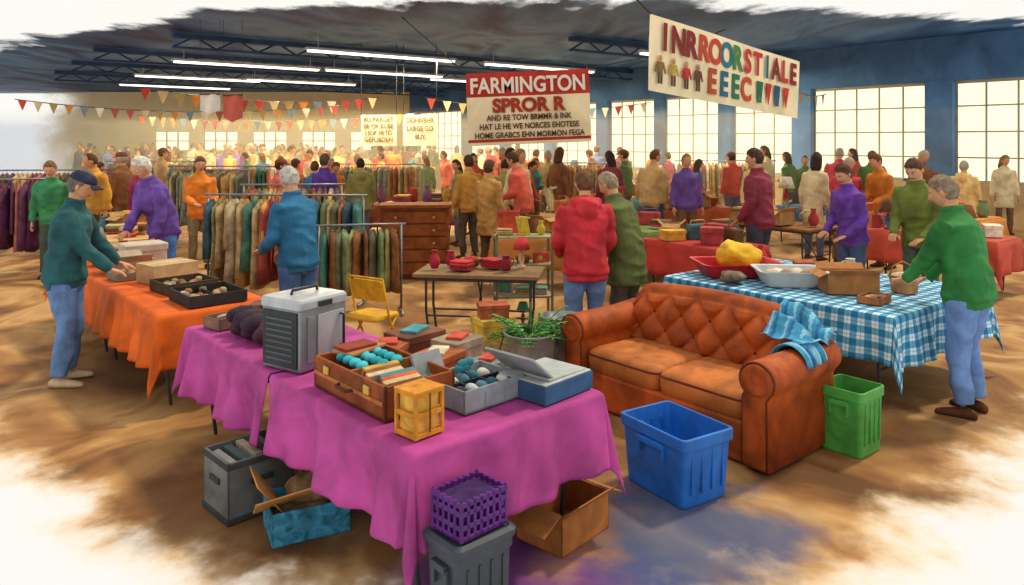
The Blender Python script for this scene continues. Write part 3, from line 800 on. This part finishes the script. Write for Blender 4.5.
mb=MB(); mb.ell((0,0,.05),(.14,.10,.05),wc('#7a6a58',12,.5),16,10,fn=lambda q:q*(1+.3*noise.noise(q*16)))
mb.obj('fur_hat',(*FR(.16,1.50)[:2],Z+.012),YR)
# ------------------------------------------------------------------ middle ground props
rg=random.Random(5)
merch('red_ornaments',(-.98,7.35),math.radians(-8),1.25,.62,rg,11,cols=['#c0303a','#a82838','#d84848','#8a2030','#e0b090'],top='#8a6a48',sc=.75)
mb=MB()
zz=0
for (w,d,h,c,rz) in ((.36,.3,.26,'#c8a868',0),(.32,.26,.2,'#d8b84a',.2),(.26,.2,.12,'#a85a3a',-.1)):
    mb.rrl([(w,d,zz),(w,d,zz+h*.7),(w+.015,d+.015,zz+h*.7),(w+.015,d+.015,zz+h)],wc(c,9,.35),rz=rz,r=.01); zz+=h+.001
mb.obj('stack_of_boxes',(-.17,6.75,0),.3,bevel=.003)
mb=MB()
for z in (.02,.36,.7,1.0): mb.box((0,0,z),(.62,.32,.02),wc('#9a9a70',6,.3))
for sx in (-1,1):
    for sy in (-1,1): mb.box((sx*.3,sy*.15,.52),(.025,.025,1.04),wc('#7a7a5a',6,.3))
for z in (.03,.37,.71,1.01):
    for x in (-.2,0,.2): item(mb,(x,0),.62,rg,z,['#e0c040','#9ab04a','#c84a3a','#e0a0a0','#b08a50','#5a9a8a'])
mb.obj('wire_shelf_of_goods',(.12,8.2,0),.1)
mb=MB(); YL=wc('#dca428',6,.25); 
for sx in (-.2,.2):
    mb.tube([(sx,-.2,.01),(sx,.0,.42),(sx,.10,.80)],.011,YL,8); mb.tube([(sx*.9,.22,.01),(sx*.9,-.12,.44)],.011,YL,8)
mb.tube([(-.2,.1,.80),(.2,.1,.80)],.011,YL,8); mb.tube([(-.18,.2,.06),(.18,.2,.06)],.009,YL,8)
mb.rrl([(.38,.36,0),(.39,.37,.012),(.38,.36,.03)],YL,M=Matrix.Translation((0,.02,.43)),r=.05)
mb.rrl([(.38,.2,0),(.38,.2,.018)],YL,M=Matrix.Translation((0,.075,.68))@Matrix.Rotation(math.radians(78),4,'X'),r=.04)
mb.obj('yellow_folding_chair',(-1.28,6.9,0),2.6)
mb=MB(); mb.rrl([(.40,.26,0),(.42,.28,.02),(.42,.28,.16),(.40,.26,.19)],wc('#d9b02c',6,.25),r=.03)
mb.tube([(-.12,0,.18),(-.11,0,.25),(.11,0,.25),(.12,0,.18)],.012,DMET,8); mb.box((-.12,-.143,.12),(.05,.012,.05),DMET); mb.box((.12,-.143,.12),(.05,.012,.05),DMET)
mb.box((0,0,.13),(.425,.285,.012),DMET)
mb.obj('yellow_tool_box',(-1.0,6.35,0),.2,bevel=.003)
# potted plant in tall metal bucket
E=empty('potted_fern',(.14,5.95,0)); E.scale=(1.3,1.3,1.5)
mb=MB(); MT=wc('#9a9d98',8,.3,rough=.4,spec=.5,metal=.4)
mb.lathe([(.12,0),(.125,.01),(.14,.14),(.143,.145),(.14,.15),(.155,.34),(.165,.35),(.155,.355),(.145,.34),(.14,.31),(.01,.30)],MT,n=28)
mb.tube([(-.16,0,.33),(-.185,0,.25),(-.1,-.15,.17),(.1,-.15,.17),(.185,0,.25),(.16,0,.33)],.005,DMET,6)
mb.obj('bucket',parent=E)
mb=MB(); gs=[wc(c,14,.3) for c in ('#4a8a3a','#2f6a34','#6fa84a')]
for i in range(60):
    a=rg.random()*2*pi; L=rg.uniform(.09,.22); up=rg.uniform(.5,1.5); m=gs[i%3]
    pts=[]
    for k in range(6):
        t=k/5; r=.04+L*t; pts.append(Vector((math.cos(a)*r,math.sin(a)*r,.31+up*L*t-.28*L*t*t*2)))
    mb.tube(pts,.003,m,5)
    for k in range(1,6):
        for sg in (-1,1):
            q=pts[k]; w=Vector((-math.sin(a)*sg,math.cos(a)*sg,.1)); f=Vector((math.cos(a),math.sin(a),-.1)); l=.06*(1-.1*k)
            mb.add([q,q+w*l*.5+f*l*.5,q+w*l+f*l*.7,q+w*l*.55-f*l*.05],[(0,1,2,3)],m)
mb.obj('fronds',parent=E)
mb=MB(); mb.lathe([(.13,0),(.135,.01),(.17,.54),(.185,.55),(.17,.55),(.12,.05)],wc('#8a8e90',8,.3,metal=.4,rough=.4),n=24)
for z in (.15,.38): mb.lathe([(.14+z*.075,z),(.15+z*.075,z+.01),(.14+z*.075,z+.02)],wc('#8a8e90',8,.3,metal=.4,rough=.4),n=24)
mb.tube([(-.18,0,.53),(-.21,0,.48),(-.18,0,.43)],.008,DMET,6); mb.tube([(.18,0,.53),(.21,0,.48),(.18,0,.43)],.008,DMET,6)
mb.obj('metal_pail',(.42,6.42,0),0)
# chest of drawers
mb=MB(); W_=wc('#8a4a20',5,.35); Wd=wc('#5f2f14',6,.3)
mb.box((0,0,.55),(1.0,.48,1.0),W_); mb.box((0,-.02,1.07),(1.08,.54,.05),W_); mb.box((0,0,.03),(1.02,.5,.06),Wd)
for i in range(5):
    z=.15+.19*i; 
    mb.box((0,-.245,z),(.92,.02,.165),W_); mb.box((0,-.241,z+.09),(.94,.012,.014),Wd)
    for x in (-.28,.28): mb.lathe([(.018,0),(.012,.02),(.022,.03),(.01,.04)],wc('#d0a050',5,.2),n=10,M=Matrix.Translation((x,-.255,z))@Matrix.Rotation(pi/2,4,'X'))
mb.obj('chest_of_drawers',(-1.45,11.3,0),math.radians(4),bevel=.006)
# ------------------------------------------------------------------ clothes racks
def rack(loc,yaw,L,h,cols,rng,wd=.44,ln=None,name='clothes_rack'):
    mb=MB()
    for x in (0,L):
        mb.tube([(x,0,.04),(x,0,h)],.014,METAL,8); mb.tube([(x,-.28,.03),(x,.28,.03)],.014,METAL,8)
    mb.tube([(-.05,0,h),(L+.05,0,h)],.014,METAL,8)
    x=.06
    while x<L-.05:
        l=(ln or rng.uniform(.6,1.1)); w=wd*rng.uniform(.85,1.1); m=wc(rng.choice(cols),7,.4); zt=h-.06; th=rng.uniform(.02,.05)
        sd=rng.random()*20; tilt=rng.uniform(-.12,.12)
        mb.tube([(x,0,h+.015),(x+.012,0,h),(x,0,h-.04)],.004,METAL,5)
        rings=[]
        for t,ww,tt in ((0,.10,.5),(.04,.22,.8),(.10,.9,1.0),(.2,.95,1.2),(.45,.9,1.3),(.75,1.0,1.5),(1.0,1.08,1.6)):
            ring=[]
            for k in range(16):
                a=2*pi*k/16; yy=math.sin(a)*w/2*ww; xx=math.cos(a)*th*tt+.018*math.sin(yy*40+sd)*t+yy*tilt*2
                ring.append((x+xx,yy,zt-t*l+.01*math.sin(a*3+sd)))
            rings.append(ring)
        mb.loft(rings,m)
        x+=rng.uniform(.055,.10)
    return mb.obj(name,(loc[0],loc[1],0),yaw)
c1=['#7a8a5a','#a84a40','#b8a070','#4a7a6a','#a86a3a','#3f5a6a','#b8803f','#7a4a5a','#98905a','#5a7a4a','#c0904a','#b8a888','#6a6a50','#8a5a34']
c2=['#b5803a','#8a5a34','#c8a060','#7a6a4a','#a85a34','#d8b878','#6a5a48','#9a8a5a','#8a9a8a','#c06a4a']
c3=['#7a2a48','#5a2a50','#8a3a50','#6a3a5a','#9a4a4a','#b06a5a']
rg=random.Random(3)
rack((-3.85,9.5),math.radians(-4),2.0,1.36,c1,rg)
rack((-2.25,8.75),math.radians(12),.95,1.05,c1,rg,ln=.72)
rack((-3.9,10.9),math.radians(5),1.4,1.4,c2,rg)
rack((-7.95,11.3),math.radians(25),.9,1.45,c3,rg)
rack((-9.3,13.6),math.radians(10),2.0,1.5,c3+c2,rg)
for i,(x,y,l) in enumerate(((-7.2,15.8,2.2),(-10.5,19.5,2.6),(-4.2,17.2,2.2),(-6.3,13.9,1.5),(-12.5,24,3),(.8,18.0,2.0),(4.4,20,2.6))):
    rack((x,y),rg.uniform(-.2,.2),l,1.5,c2 if i%2 else c1+c2,rg); TB.append((x+l/2,y,l/2+.2))
# ------------------------------------------------------------------ background tables
bt=[(2.5,8.85,.62,.85,1.4,'#b8382e',9),(1.9,10.6,.5,.8,1.7,'#6f8a4a',9),(4.3,10.9,.6,.9,1.8,None,9),(6.2,9.6,.65,.8,1.9,'#c8503a',8),
    (-.2,10.0,.1,1.2,.7,'#c07a3a',6),(-5.2,9.6,.72,.75,1.5,'#d8a870',8),(.6,12.8,.2,1.6,.8,None,7),(7.6,12.2,.6,.9,2.2,'#d88a3a',8),
    (2.6,14,.3,1.8,.8,'#b85a34',7),(5.6,14.2,.5,1.8,.9,'#4f7a9a',8),(8.6,15.5,.6,1.8,.8,'#c8803a',8),(-2.8,15,.2,1.7,.8,'#a85a3a',7),(-6,17.6,0,1.8,.8,'#b8763a',8),
    (-9.5,15.6,.2,1.8,.8,'#c88a4a',8),(1,21,.3,2,.9,'#b86a3a',8),(4.6,22.5,.3,2,.9,None,8),(-2,24,.2,2,.9,'#c88a4a',8),(-6,22,.2,2,.9,None,8),(7.5,18.4,.4,1.8,.9,'#a84a3a',8),
    (2.8,17.2,.4,1.4,.8,'#d09a4a',8),(-12,17.5,.1,2,.9,'#a8603a',8),(-9,21.8,.1,2,.9,'#5a7a9a',8),(-5,27,.1,2,.9,'#a8603a',8),(.5,27,.1,2,.9,'#c8803a',8)]
rg=random.Random(21)
for x,y,yw,W,L,c,n in bt:
    merch('assorted_goods',(x,y),yw,W,L,rg,n+4,cloth=c,sc=1.05 if y<12 else 1.4)
    TB.append((x+math.cos(yw)*W/2-math.sin(yw)*L/2,y+math.sin(yw)*W/2+math.cos(yw)*L/2,max(W,L)/2+.15))
# crowd placement
rg=random.Random(99)
def blocked(x,y,r=.27):
    if any((x-a)**2+(y-b)**2<(r+c)**2 for a,b,c in TB): return True
    if any((x-a)**2+(y-b)**2<(r+c)**2 for a,b,c in placed): return True
    return False
cnt=0
for tr_ in range(9000):
    if cnt>=170: break
    y=12.0+27*(rg.random()**1.2); xl=-.58*y; xr=.66*y
    x=rg.uniform(xl,xr)
    if x*.8+ (y)*.6 > 11.2*.8+17.9*.6-1.0: continue
    if y<13.5 and x<-.2 and x>-3.2: continue
    if blocked(x,y): continue
    placed.append((x,y,.24)); cnt+=1
    o=bpy.data.objects.new('shopper',rg.choice(variants)); COL.objects.link(o); o.parent=crowd
    s=rg.uniform(.93,1.1); o.location=(x,y,0); o.scale=(s,s,s); o.rotation_euler=(0,0,rg.uniform(0,2*pi))
# ------------------------------------------------------------------ shell
def shell_mat(name,cols,c2,kl,kr,amp,nsc,width,cs,rough=.6,patches=(),edge=None,xfade=None,ew=1.6):
    m,nt=newmat(name)
    tc=nd(nt,'ShaderNodeTexCoord'); sp=nd(nt,'ShaderNodeSeparateXYZ'); nt.links.new(tc.outputs['Object'],sp.inputs[0])
    x,y=sp.outputs[0],sp.outputs[1]
    x2=math_(nt,'MULTIPLY',x,x); pos=math_(nt,'GREATER_THAN',x,0.0)
    k=math_(nt,'ADD',math_(nt,'MULTIPLY',pos,kr-kl),kl)
    b=math_(nt,'SQRT',math_(nt,'ADD',math_(nt,'MULTIPLY',x2,k),c2))
    d=math_(nt,'SUBTRACT',y,b) if xfade is None else math_(nt,'SUBTRACT',x,xfade)
    mp=nd(nt,'ShaderNodeMapping'); mp.inputs['Scale'].default_value=nsc; nt.links.new(tc.outputs['Object'],mp.inputs['Vector'])
    n=nd(nt,'ShaderNodeTexNoise',Scale=1.0,Detail=6.0,Roughness=.6); nt.links.new(mp.outputs[0],n.inputs['Vector'])
    d=math_(nt,'ADD',d,math_(nt,'MULTIPLY',math_(nt,'SUBTRACT',n.outputs['Fac'],.5),amp))
    mr=nd(nt,'ShaderNodeMapRange',interpolation_type='SMOOTHSTEP'); nt.links.new(d,mr.inputs['Value'])
    mr.inputs['From Min'].default_value=0; mr.inputs['From Max'].default_value=width; mask=mr.outputs[0]
    mp2=nd(nt,'ShaderNodeMapping'); mp2.inputs['Scale'].default_value=cs; nt.links.new(tc.outputs['Object'],mp2.inputs['Vector'])
    n=nd(nt,'ShaderNodeTexNoise',Scale=1.0,Detail=6.0,Distortion=1.0); nt.links.new(mp2.outputs[0],n.inputs['Vector'])
    r=nd(nt,'ShaderNodeValToRGB'); e=r.color_ramp.elements
    while len(e)<len(cols): e.new(.5)
    for i,c in enumerate(cols): e[i].position=.32+.36*i/(len(cols)-1); e[i].color=(*hexc(c),1)
    nt.links.new(n.outputs['Fac'],r.inputs[0]); col=r.outputs[0]
    n3=nd(nt,'ShaderNodeTexNoise',Scale=2.2,Detail=6.0); nt.links.new(tc.outputs['Object'],n3.inputs['Vector'])
    for (sx,sy,rad,h,st) in patches:
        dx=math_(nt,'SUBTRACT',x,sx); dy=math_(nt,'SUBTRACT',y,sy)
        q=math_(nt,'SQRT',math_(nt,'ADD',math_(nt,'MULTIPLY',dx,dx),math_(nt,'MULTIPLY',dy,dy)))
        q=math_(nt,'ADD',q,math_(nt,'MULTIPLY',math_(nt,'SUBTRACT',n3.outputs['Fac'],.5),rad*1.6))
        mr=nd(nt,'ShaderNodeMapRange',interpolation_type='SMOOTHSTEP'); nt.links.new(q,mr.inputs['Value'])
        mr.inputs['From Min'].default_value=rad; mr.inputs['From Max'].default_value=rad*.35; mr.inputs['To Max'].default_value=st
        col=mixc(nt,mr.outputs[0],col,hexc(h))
    if edge:
        mr=nd(nt,'ShaderNodeMapRange',interpolation_type='SMOOTHSTEP'); nt.links.new(d,mr.inputs['Value'])
        mr.inputs['From Min'].default_value=0.1; mr.inputs['From Max'].default_value=ew
        col=mixc(nt,mr.outputs[0],hexc(edge),col)
    b=nd(nt,'ShaderNodeBsdfPrincipled',Roughness=rough); b.inputs['Specular IOR Level'].default_value=.2
    nt.links.new(col,b.inputs['Base Color'])
    t=nd(nt,'ShaderNodeBsdfTransparent'); mx=nd(nt,'ShaderNodeMixShader')
    nt.links.new(mask,mx.inputs[0]); nt.links.new(t.outputs[0],mx.inputs[1]); nt.links.new(b.outputs[0],mx.inputs[2])
    o=nd(nt,'ShaderNodeOutputMaterial'); nt.links.new(mx.outputs[0],o.inputs[0]); return m
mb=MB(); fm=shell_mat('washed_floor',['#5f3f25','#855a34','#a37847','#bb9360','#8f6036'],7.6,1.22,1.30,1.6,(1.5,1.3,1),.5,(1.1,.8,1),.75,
  patches=((-.3,5.2,2.2,'#4f2f1a',.5),(-3.3,6.8,1.6,'#4f2f1a',.45),(-.05,3.3,.9,'#5f2480',.85),(.95,3.9,.8,'#24507c',.75),(-1.5,4.1,1.1,'#4f2a18',.65),(3.2,5.9,1.0,'#5a3a24',.5)),edge='#e8c898',ew=.65)  # darker brown patches beneath and beside the tables, plus purple and blue colour bleeds
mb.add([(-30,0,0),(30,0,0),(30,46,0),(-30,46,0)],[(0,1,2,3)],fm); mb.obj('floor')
CZ=4.6
mb=MB(); cmx=shell_mat('washed_ceiling',['#1c3a68','#345f9c','#5584bc','#20447a'],178,1.10,.58,5.5,(.7,.38,1),1.0,(.5,.2,1),.6)
mb.add([(-30,8,CZ),(-30,41,CZ),(30,41,CZ),(30,8,CZ)],[(0,1,2,3)],cmx); mb.obj('ceiling')
BM=wc('#2c4a74',1.2,.35)
for i,(x,y,l) in enumerate(((-1.6,22.4,16),(-4.2,25.8,18),(-6.8,29.2,18),(-9.4,32.6,18),(4.2,20.2,7))):
    mb=MB(); mb.box((0,0,0),(l,.22,.12),BM); mb.box((0,0,-.28),(l,.16,.05),BM)
    k=0
    while k<l-1:
        mb.tube([(-l/2+k,0,-.27),(-l/2+k+.5,0,0),(-l/2+k+1,0,-.27)],.025,BM,6); k+=1
    mb.obj('trim_%d'%(i+1),(x,y,CZ-.1),math.atan2(.61,.79))
TUBE=emis('fluorescent_glow','#fff6e0',3.5); HS=wc('#c8ccd0',3,.1)
for (x,y) in ((-3.2,19),(-7.5,21.5),(-4,24),(-7.7,27.7),(-10.8,26),(.9,22.2),(-13.4,30),(4.8,19.6),(-1.2,27.5)):
    mb=MB(); mb.box((0,0,.04),(4.2,.16,.06),HS); mb.tube([(-2.05,.04,-.01),(2.05,.04,-.01)],.03,TUBE,8); mb.tube([(-2.05,-.04,-.01),(2.05,-.04,-.01)],.03,TUBE,8)
    for k in (-1.8,1.8): mb.tube([(k,0,.05),(k,0,.42)],.01,HS,5)
    o=mb.obj('fluorescent_lamp',(x,y,CZ-.42),math.atan2(.61,.79))
    ld=bpy.data.lights.new('fluorescent_light','AREA'); ld.shape='RECTANGLE'; ld.size=4.0; ld.size_y=.15; ld.energy=430; ld.color=(1,.83,.55)
    lo=bpy.data.objects.new('fluorescent_light',ld); COL.objects.link(lo); lo.parent=o; lo.location=(0,0,-.06)
# window wall
PIER=wc('#4d78a6',1.0,.3); MUL=wc('#a8a894',3,.15); SILL=wc('#c8a878',1.0,.25)
gm=emis('window_daylight_glass','#fff0c8',1.45)
wy=math.atan2(.8,-.6); W0=(11.2,17.9)
wins=[(-2.8,.55),(1.2,4.3),(4.9,7.0),(7.5,9.8),(10.2,12.5),(13.1,15.6),(16.2,18.7),(19.3,21.8),(22.4,26.6)]
mb=MB(); zb,zt=1.0,3.5; s0,s1=-4.5,27.6; th=.25
mb.box(((s0+s1)/2,0,zb/2),(s1-s0,th,zb),SILL); mb.box(((s0+s1)/2,0,(zt+CZ)/2),(s1-s0,th,CZ-zt),PIER)
prev=s0
for a,b in wins+[(s1,s1)]:
    if a-prev>.01: mb.box(((prev+a)/2,.04,(zb+zt)/2),(a-prev,th+.12,zt-zb),PIER)
    prev=b
mb.obj('wall_right',(W0[0],W0[1],0),wy)
for i,(a,b) in enumerate(wins):
    mb=MB(); w=b-a; cx=(a+b)/2
    for z in (zb+.04,zt-.04): mb.box((cx,0,z),(w,.1,.08),MUL)
    n=max(3,round(w/.62))
    for k in range(n+1): mb.box((a+w*k/n,0,(zb+zt)/2),(.04 if 0<k<n else .09,.07,zt-zb),MUL)
    for k in range(1,4): mb.box((cx,0,zb+(zt-zb)*k/4),(w,.06,.035),MUL)
    mb.add([(a,0.01,zb),(b,0.01,zb),(b,0.01,zt),(a,0.01,zt)],[(0,1,2,3)],gm)
    mb.obj('window_%d'%(i+1),(W0[0],W0[1],0),wy)
# back wall
mb=MB(); BWm=shell_mat('washed_back_wall',['#f3d698','#fbe6b8','#f7ddaa'],0,0,0,5.0,(.3,.3,.6),3.5,(.3,.3,.3),.9,xfade=-25.5)
x0,x1=-29,-5.4; yb=40
ops=[(-19,-17.2),(-16.4,-14.6),(-13.8,-12),(-11.2,-9.4),(-8.6,-6.8)]; z0,z1=1.5,2.5
mb.box(((x0+x1)/2,yb,z0/2),(x1-x0,.2,z0),BWm); mb.box(((x0+x1)/2,yb,(z1+CZ)/2),(x1-x0,.2,CZ-z1),BWm); pv=x0
for a,b in ops+[(x1,x1)]:
    mb.box(((pv+a)/2,yb,(z0+z1)/2),(a-pv,.2,z1-z0),BWm); pv=b
mb.obj('wall_back')
for i,(a,b) in enumerate(ops):
    mb=MB()
    for k in range(4): mb.box((a+(b-a)*k/3,yb,(z0+z1)/2),(.06,.1,z1-z0),MUL)
    for z in (z0,z1,(z0+z1)/2): mb.box(((a+b)/2,yb,z),(b-a,.1,.05),MUL)
    mb.add([(a,yb+.02,z0),(b,yb+.02,z0),(b,yb+.02,z1),(a,yb+.02,z1)],[(0,1,2,3)],gm)
    mb.obj('window_%d'%(len(wins)+i+1))
# added scatter volume: warm haze giving the far crowd a golden glow
vm,nt=newmat('warm_haze_volume'); vs_=nd(nt,'ShaderNodeVolumeScatter',Density=.022,Anisotropy=.2); vs_.inputs['Color'].default_value=(1,.84,.54,1)
o=nd(nt,'ShaderNodeOutputMaterial'); nt.links.new(vs_.outputs[0],o.inputs['Volume'])
HZ=2.75
mb=MB(); mb.add([(-32,15.5,.02),(12.7,15.5,.02),(-5.2,39.8,.02),(-32,39.8,.02),(-32,15.5,HZ),(12.7,15.5,HZ),(-5.2,39.8,HZ),(-32,39.8,HZ)],
  [(3,2,1,0),(4,5,6,7),(0,1,5,4),(1,2,6,5),(2,3,7,6),(3,0,4,7)],vm); mb.obj('warm_haze_volume',parent=crowd)
# ------------------------------------------------------------------ banners
def text(s,size,mat,parent,x,z,bold=.0,y=-.012,sx=1.0):
    cu=bpy.data.curves.new('lettering','FONT'); cu.body=s; cu.size=size; cu.align_x='CENTER'; cu.align_y='CENTER'; cu.extrude=.002; cu.offset=bold
    cu.materials.append(mat); o=bpy.data.objects.new('lettering',cu); COL.objects.link(o); o.parent=parent
    o.location=(x,y,z); o.rotation_euler=(pi/2,0,0); o.scale=(sx,1,1); return o
def banner(name,loc,yaw,w,h,mat,tilt=0,bands=()):
    E=empty(name,loc); E.rotation_euler=Euler((0,tilt,yaw))
    mb=MB()
    def mf(u,v):
        for a,b,m in bands:
            if a<=1-v<b: return m
        return mat
    mb.grid(40,24,lambda u,v:((u-.5)*w,.012*math.sin(u*9+v*2),-h+v*h),mat,matfn=mf)
    mb.obj('cloth',parent=E)
    return E
CR=wc('#f0dfb6',1.5,.12,dk=.98); RB=wc('#c23a30',2,.2); WT=wc('#f6ecd8',3,.05); DR=wc('#7a3020',4,.2)
E=banner('farmington_banner',(.27,13.4,3.28),0,2.2,1.30,CR,tilt=-.04,bands=((0,.36,RB),(.955,1.0,RB)))
text('FARMINGTON',.385,WT,E,0,-.25,bold=.010,sx=.83,y=-.03)
text('SPROR R',.33,wc('#a83a28',4,.2),E,0,-.61,bold=.016,y=-.03)
for i,s in enumerate(('AND RE TOW BRMMR & INK','HAT LE HE WE NORCES EHOTESE','HOME GRABCS EHN MORMON FEGA')): text(s,.14,wc('#5a3a28',4,.2),E,0,-.82-.155*i,y=-.03,bold=.004,sx=.84)
mb=MB(); mb.tube([(-1.1,0,0),(-2.4,1.5,1.3)],.012,DMET,5); mb.tube([(1.1,0,0),(2.6,.6,.28),(4.2,2.2,.9)],.012,DMET,5); mb.obj('rope',parent=E)
a=math.atan2(13.2-9.74,5.05-1.8)
E=banner('rummage_sale_banner',(3.425,11.47,3.56),a,4.75,1.0,CR,tilt=math.radians(3.2))
cols5=['#8a2a2a','#8a2a2a','#8a2a2a','#c84a34','#c84a34','#2a7a8a','#4a8a4a','#c83a34','#c83a34','#2a6a8a','#8a2a2a','#c83a34','#8a2a2a']
for i,ch in enumerate('INRROORSTIALE'): text(ch,.50,wc(cols5[i],4,.15),E,-2.05+.345*i,-.28,bold=.018,y=-.03,sx=1.0)
for i,(ch,c) in enumerate((('E','#b8502a'),('E','#2a6a8a'),('E','#2a7a5a'),('C','#c8502a'))): text(ch,.5,wc(c,4,.15),E,-.75+.36*i,-.72,bold=.018,y=-.03)
mb=MB()
for i in range(8):
    x=[-2.15,-1.82,-1.48,-1.16,.80,1.12,1.45,1.80][i]; c=['#8a6a3a','#b89a4a','#c83a34','#6a4a34','#2a7a5a','#c83a34','#2a5a8a','#c83a34'][i]; m=wc(c,6,.3)
    if i<4: # little painted people
        mb.box((x,-.03,-.68),(.14,.01,.16),m,taper=.75); mb.ell((x,-.03,-.55),(.042,.01,.05),wc('#c8946a',6,.2),10,6)
        for q in (-1,1): mb.box((x+q*.032,-.03,-.82),(.04,.01,.14),wc('#5a4a3a',6,.3)); mb.box((x+q*.095,-.03,-.68),(.03,.01,.14),m,ry=q*-.4)
    else: # pennants and little dresses
        mb.box((x,-.03,-.70),(.22,.01,.34),m,taper=.12 if i%2 else .55)
mb.obj('painted_motifs',parent=E)
mb=MB(); mb.tube([(-2.37,0,0),(-3.2,.3,.6),(-3.9,4.2,1.0)],.014,DMET,5); mb.tube([(2.37,0,0),(4.2,3.2,.95)],.014,DMET,5); mb.obj('rope',parent=E)
E=banner('hanging_sale_sign',(-3.55,20,2.72),0,.95,.82,CR); 
for i,s in enumerate(('BU PARGET','BE OF RUBE','HOF FRTD','GEFUBDEN')): text(s,.17,wc('#5a4a30',4,.2),E,0,-.13-.18*i,y=-.03,bold=.004,sx=.9)
mb=MB(); mb.tube([(-.47,0,0),(-.47,0,1.88)],.01,DMET,5); mb.tube([(.47,0,0),(.47,0,1.88)],.01,DMET,5); mb.obj('rope',parent=E)
E=banner('hanging_sale_sign',(-2.45,20,2.72),0,.9,.82,CR)
for i,s in enumerate(('DOHNBHR','LARGE GO','BUY')): text(s,.18,wc('#5a4a30',4,.2),E,0,-.15-.22*i,y=-.03,bold=.004,sx=.82)
mb=MB(); mb.tube([(-.44,0,0),(-.44,0,1.88)],.01,DMET,5); mb.tube([(.44,0,0),(.44,0,1.88)],.01,DMET,5); mb.obj('rope',parent=E)
def bunting(p0,p1,sag,n,cols,sz,name='bunting_garland'):
    mb=MB(); p0=Vector(p0);p1=Vector(p1)
    P_=lambda t:p0.lerp(p1,t)+Vector((0,0,-sag*4*t*(1-t)))
    mb.tube([P_(i/30) for i in range(31)],.012,DMET,5)
    for i in range(n):
        t=(i+.5)/n; q=P_(t); d=(p1-p0).normalized(); w=d*sz*.5; h=Vector((0,0,-sz*1.25)); o_=Vector((0,-.02,0))
        mb.add([q-w,q+w,q+h,q-w+o_,q+w+o_,q+h+o_],[(0,1,2),(5,4,3),(0,3,4,1),(1,4,5,2),(2,5,3,0)],wc(cols[i%len(cols)],5,.2))
    mb.obj(name)
fc=['#c84a3a','#e0c890','#b89a5a','#d8883a','#6a8a9a','#e8dcc0','#a84438']
bunting((-11.6,17.5,3.0),(-4.2,18.5,2.9),.22,22,fc,.19)
bunting((-9.5,19,3.4),(-3.9,22,3.3),.25,16,fc,.26)
bunting((-13,26,2.9),(-3.2,25,2.95),.25,26,fc,.26)
bunting((-2.6,22,3.3),(4.6,25,3.3),.3,16,fc,.26)
bunting((7.2,17.2,3.1),(4.6,13.4,3.3),.2,7,fc,.2)
def pennant(name,loc,w,h,c,pts):
    mb=MB(); mb.grid(8,8,lambda u,v:((u-.5)*w,.03*math.sin(u*7),-h*v*(1-.18*abs(2*u-1) if pts else 1)),wc(c,3,.15))
    mb.tube([(-w/2,0,0),(w/2,0,0)],.015,DMET,5); mb.tube([(-w/2,0,0),(-w/2,0,CZ-loc[2])],.004,DMET,4); mb.tube([(w/2,0,0),(w/2,0,CZ-loc[2])],.004,DMET,4); mb.obj(name,loc)
pennant('white_hanging_cloth',(-6.4,15.9,3.02),.42,.42,'#f2ead8',True)
pennant('red_hanging_cloth',(-5.92,15.9,3.0),.40,.58,'#d8685a',True)
# ------------------------------------------------------------------ light, world, camera
w=bpy.data.worlds.new('paper_sky'); scn.world=w; w.use_nodes=True
bg=w.node_tree.nodes['Background']; bg.inputs[0].default_value=(.99,.968,.91,1); bg.inputs[1].default_value=1.0
sd=bpy.data.lights.new('sun','SUN'); sd.energy=2.4; sd.angle=math.radians(5); sd.color=(1,.86,.62)
so=bpy.data.objects.new('sun',sd); COL.objects.link(so); so.rotation_euler=Vector((-.55,-.38,-1)).to_track_quat('-Z','Y').to_euler(); so.location=(3,3,8)
cd=bpy.data.cameras.new('camera'); cd.sensor_width=36; cd.sensor_fit='HORIZONTAL'; cd.lens=750/1024*36; cd.shift_y=-152.5/1024; cd.clip_end=200
co=bpy.data.objects.new('camera',cd); COL.objects.link(co); co.location=(0,0,2.05); co.rotation_euler=(pi/2,0,0)
scn.camera=co
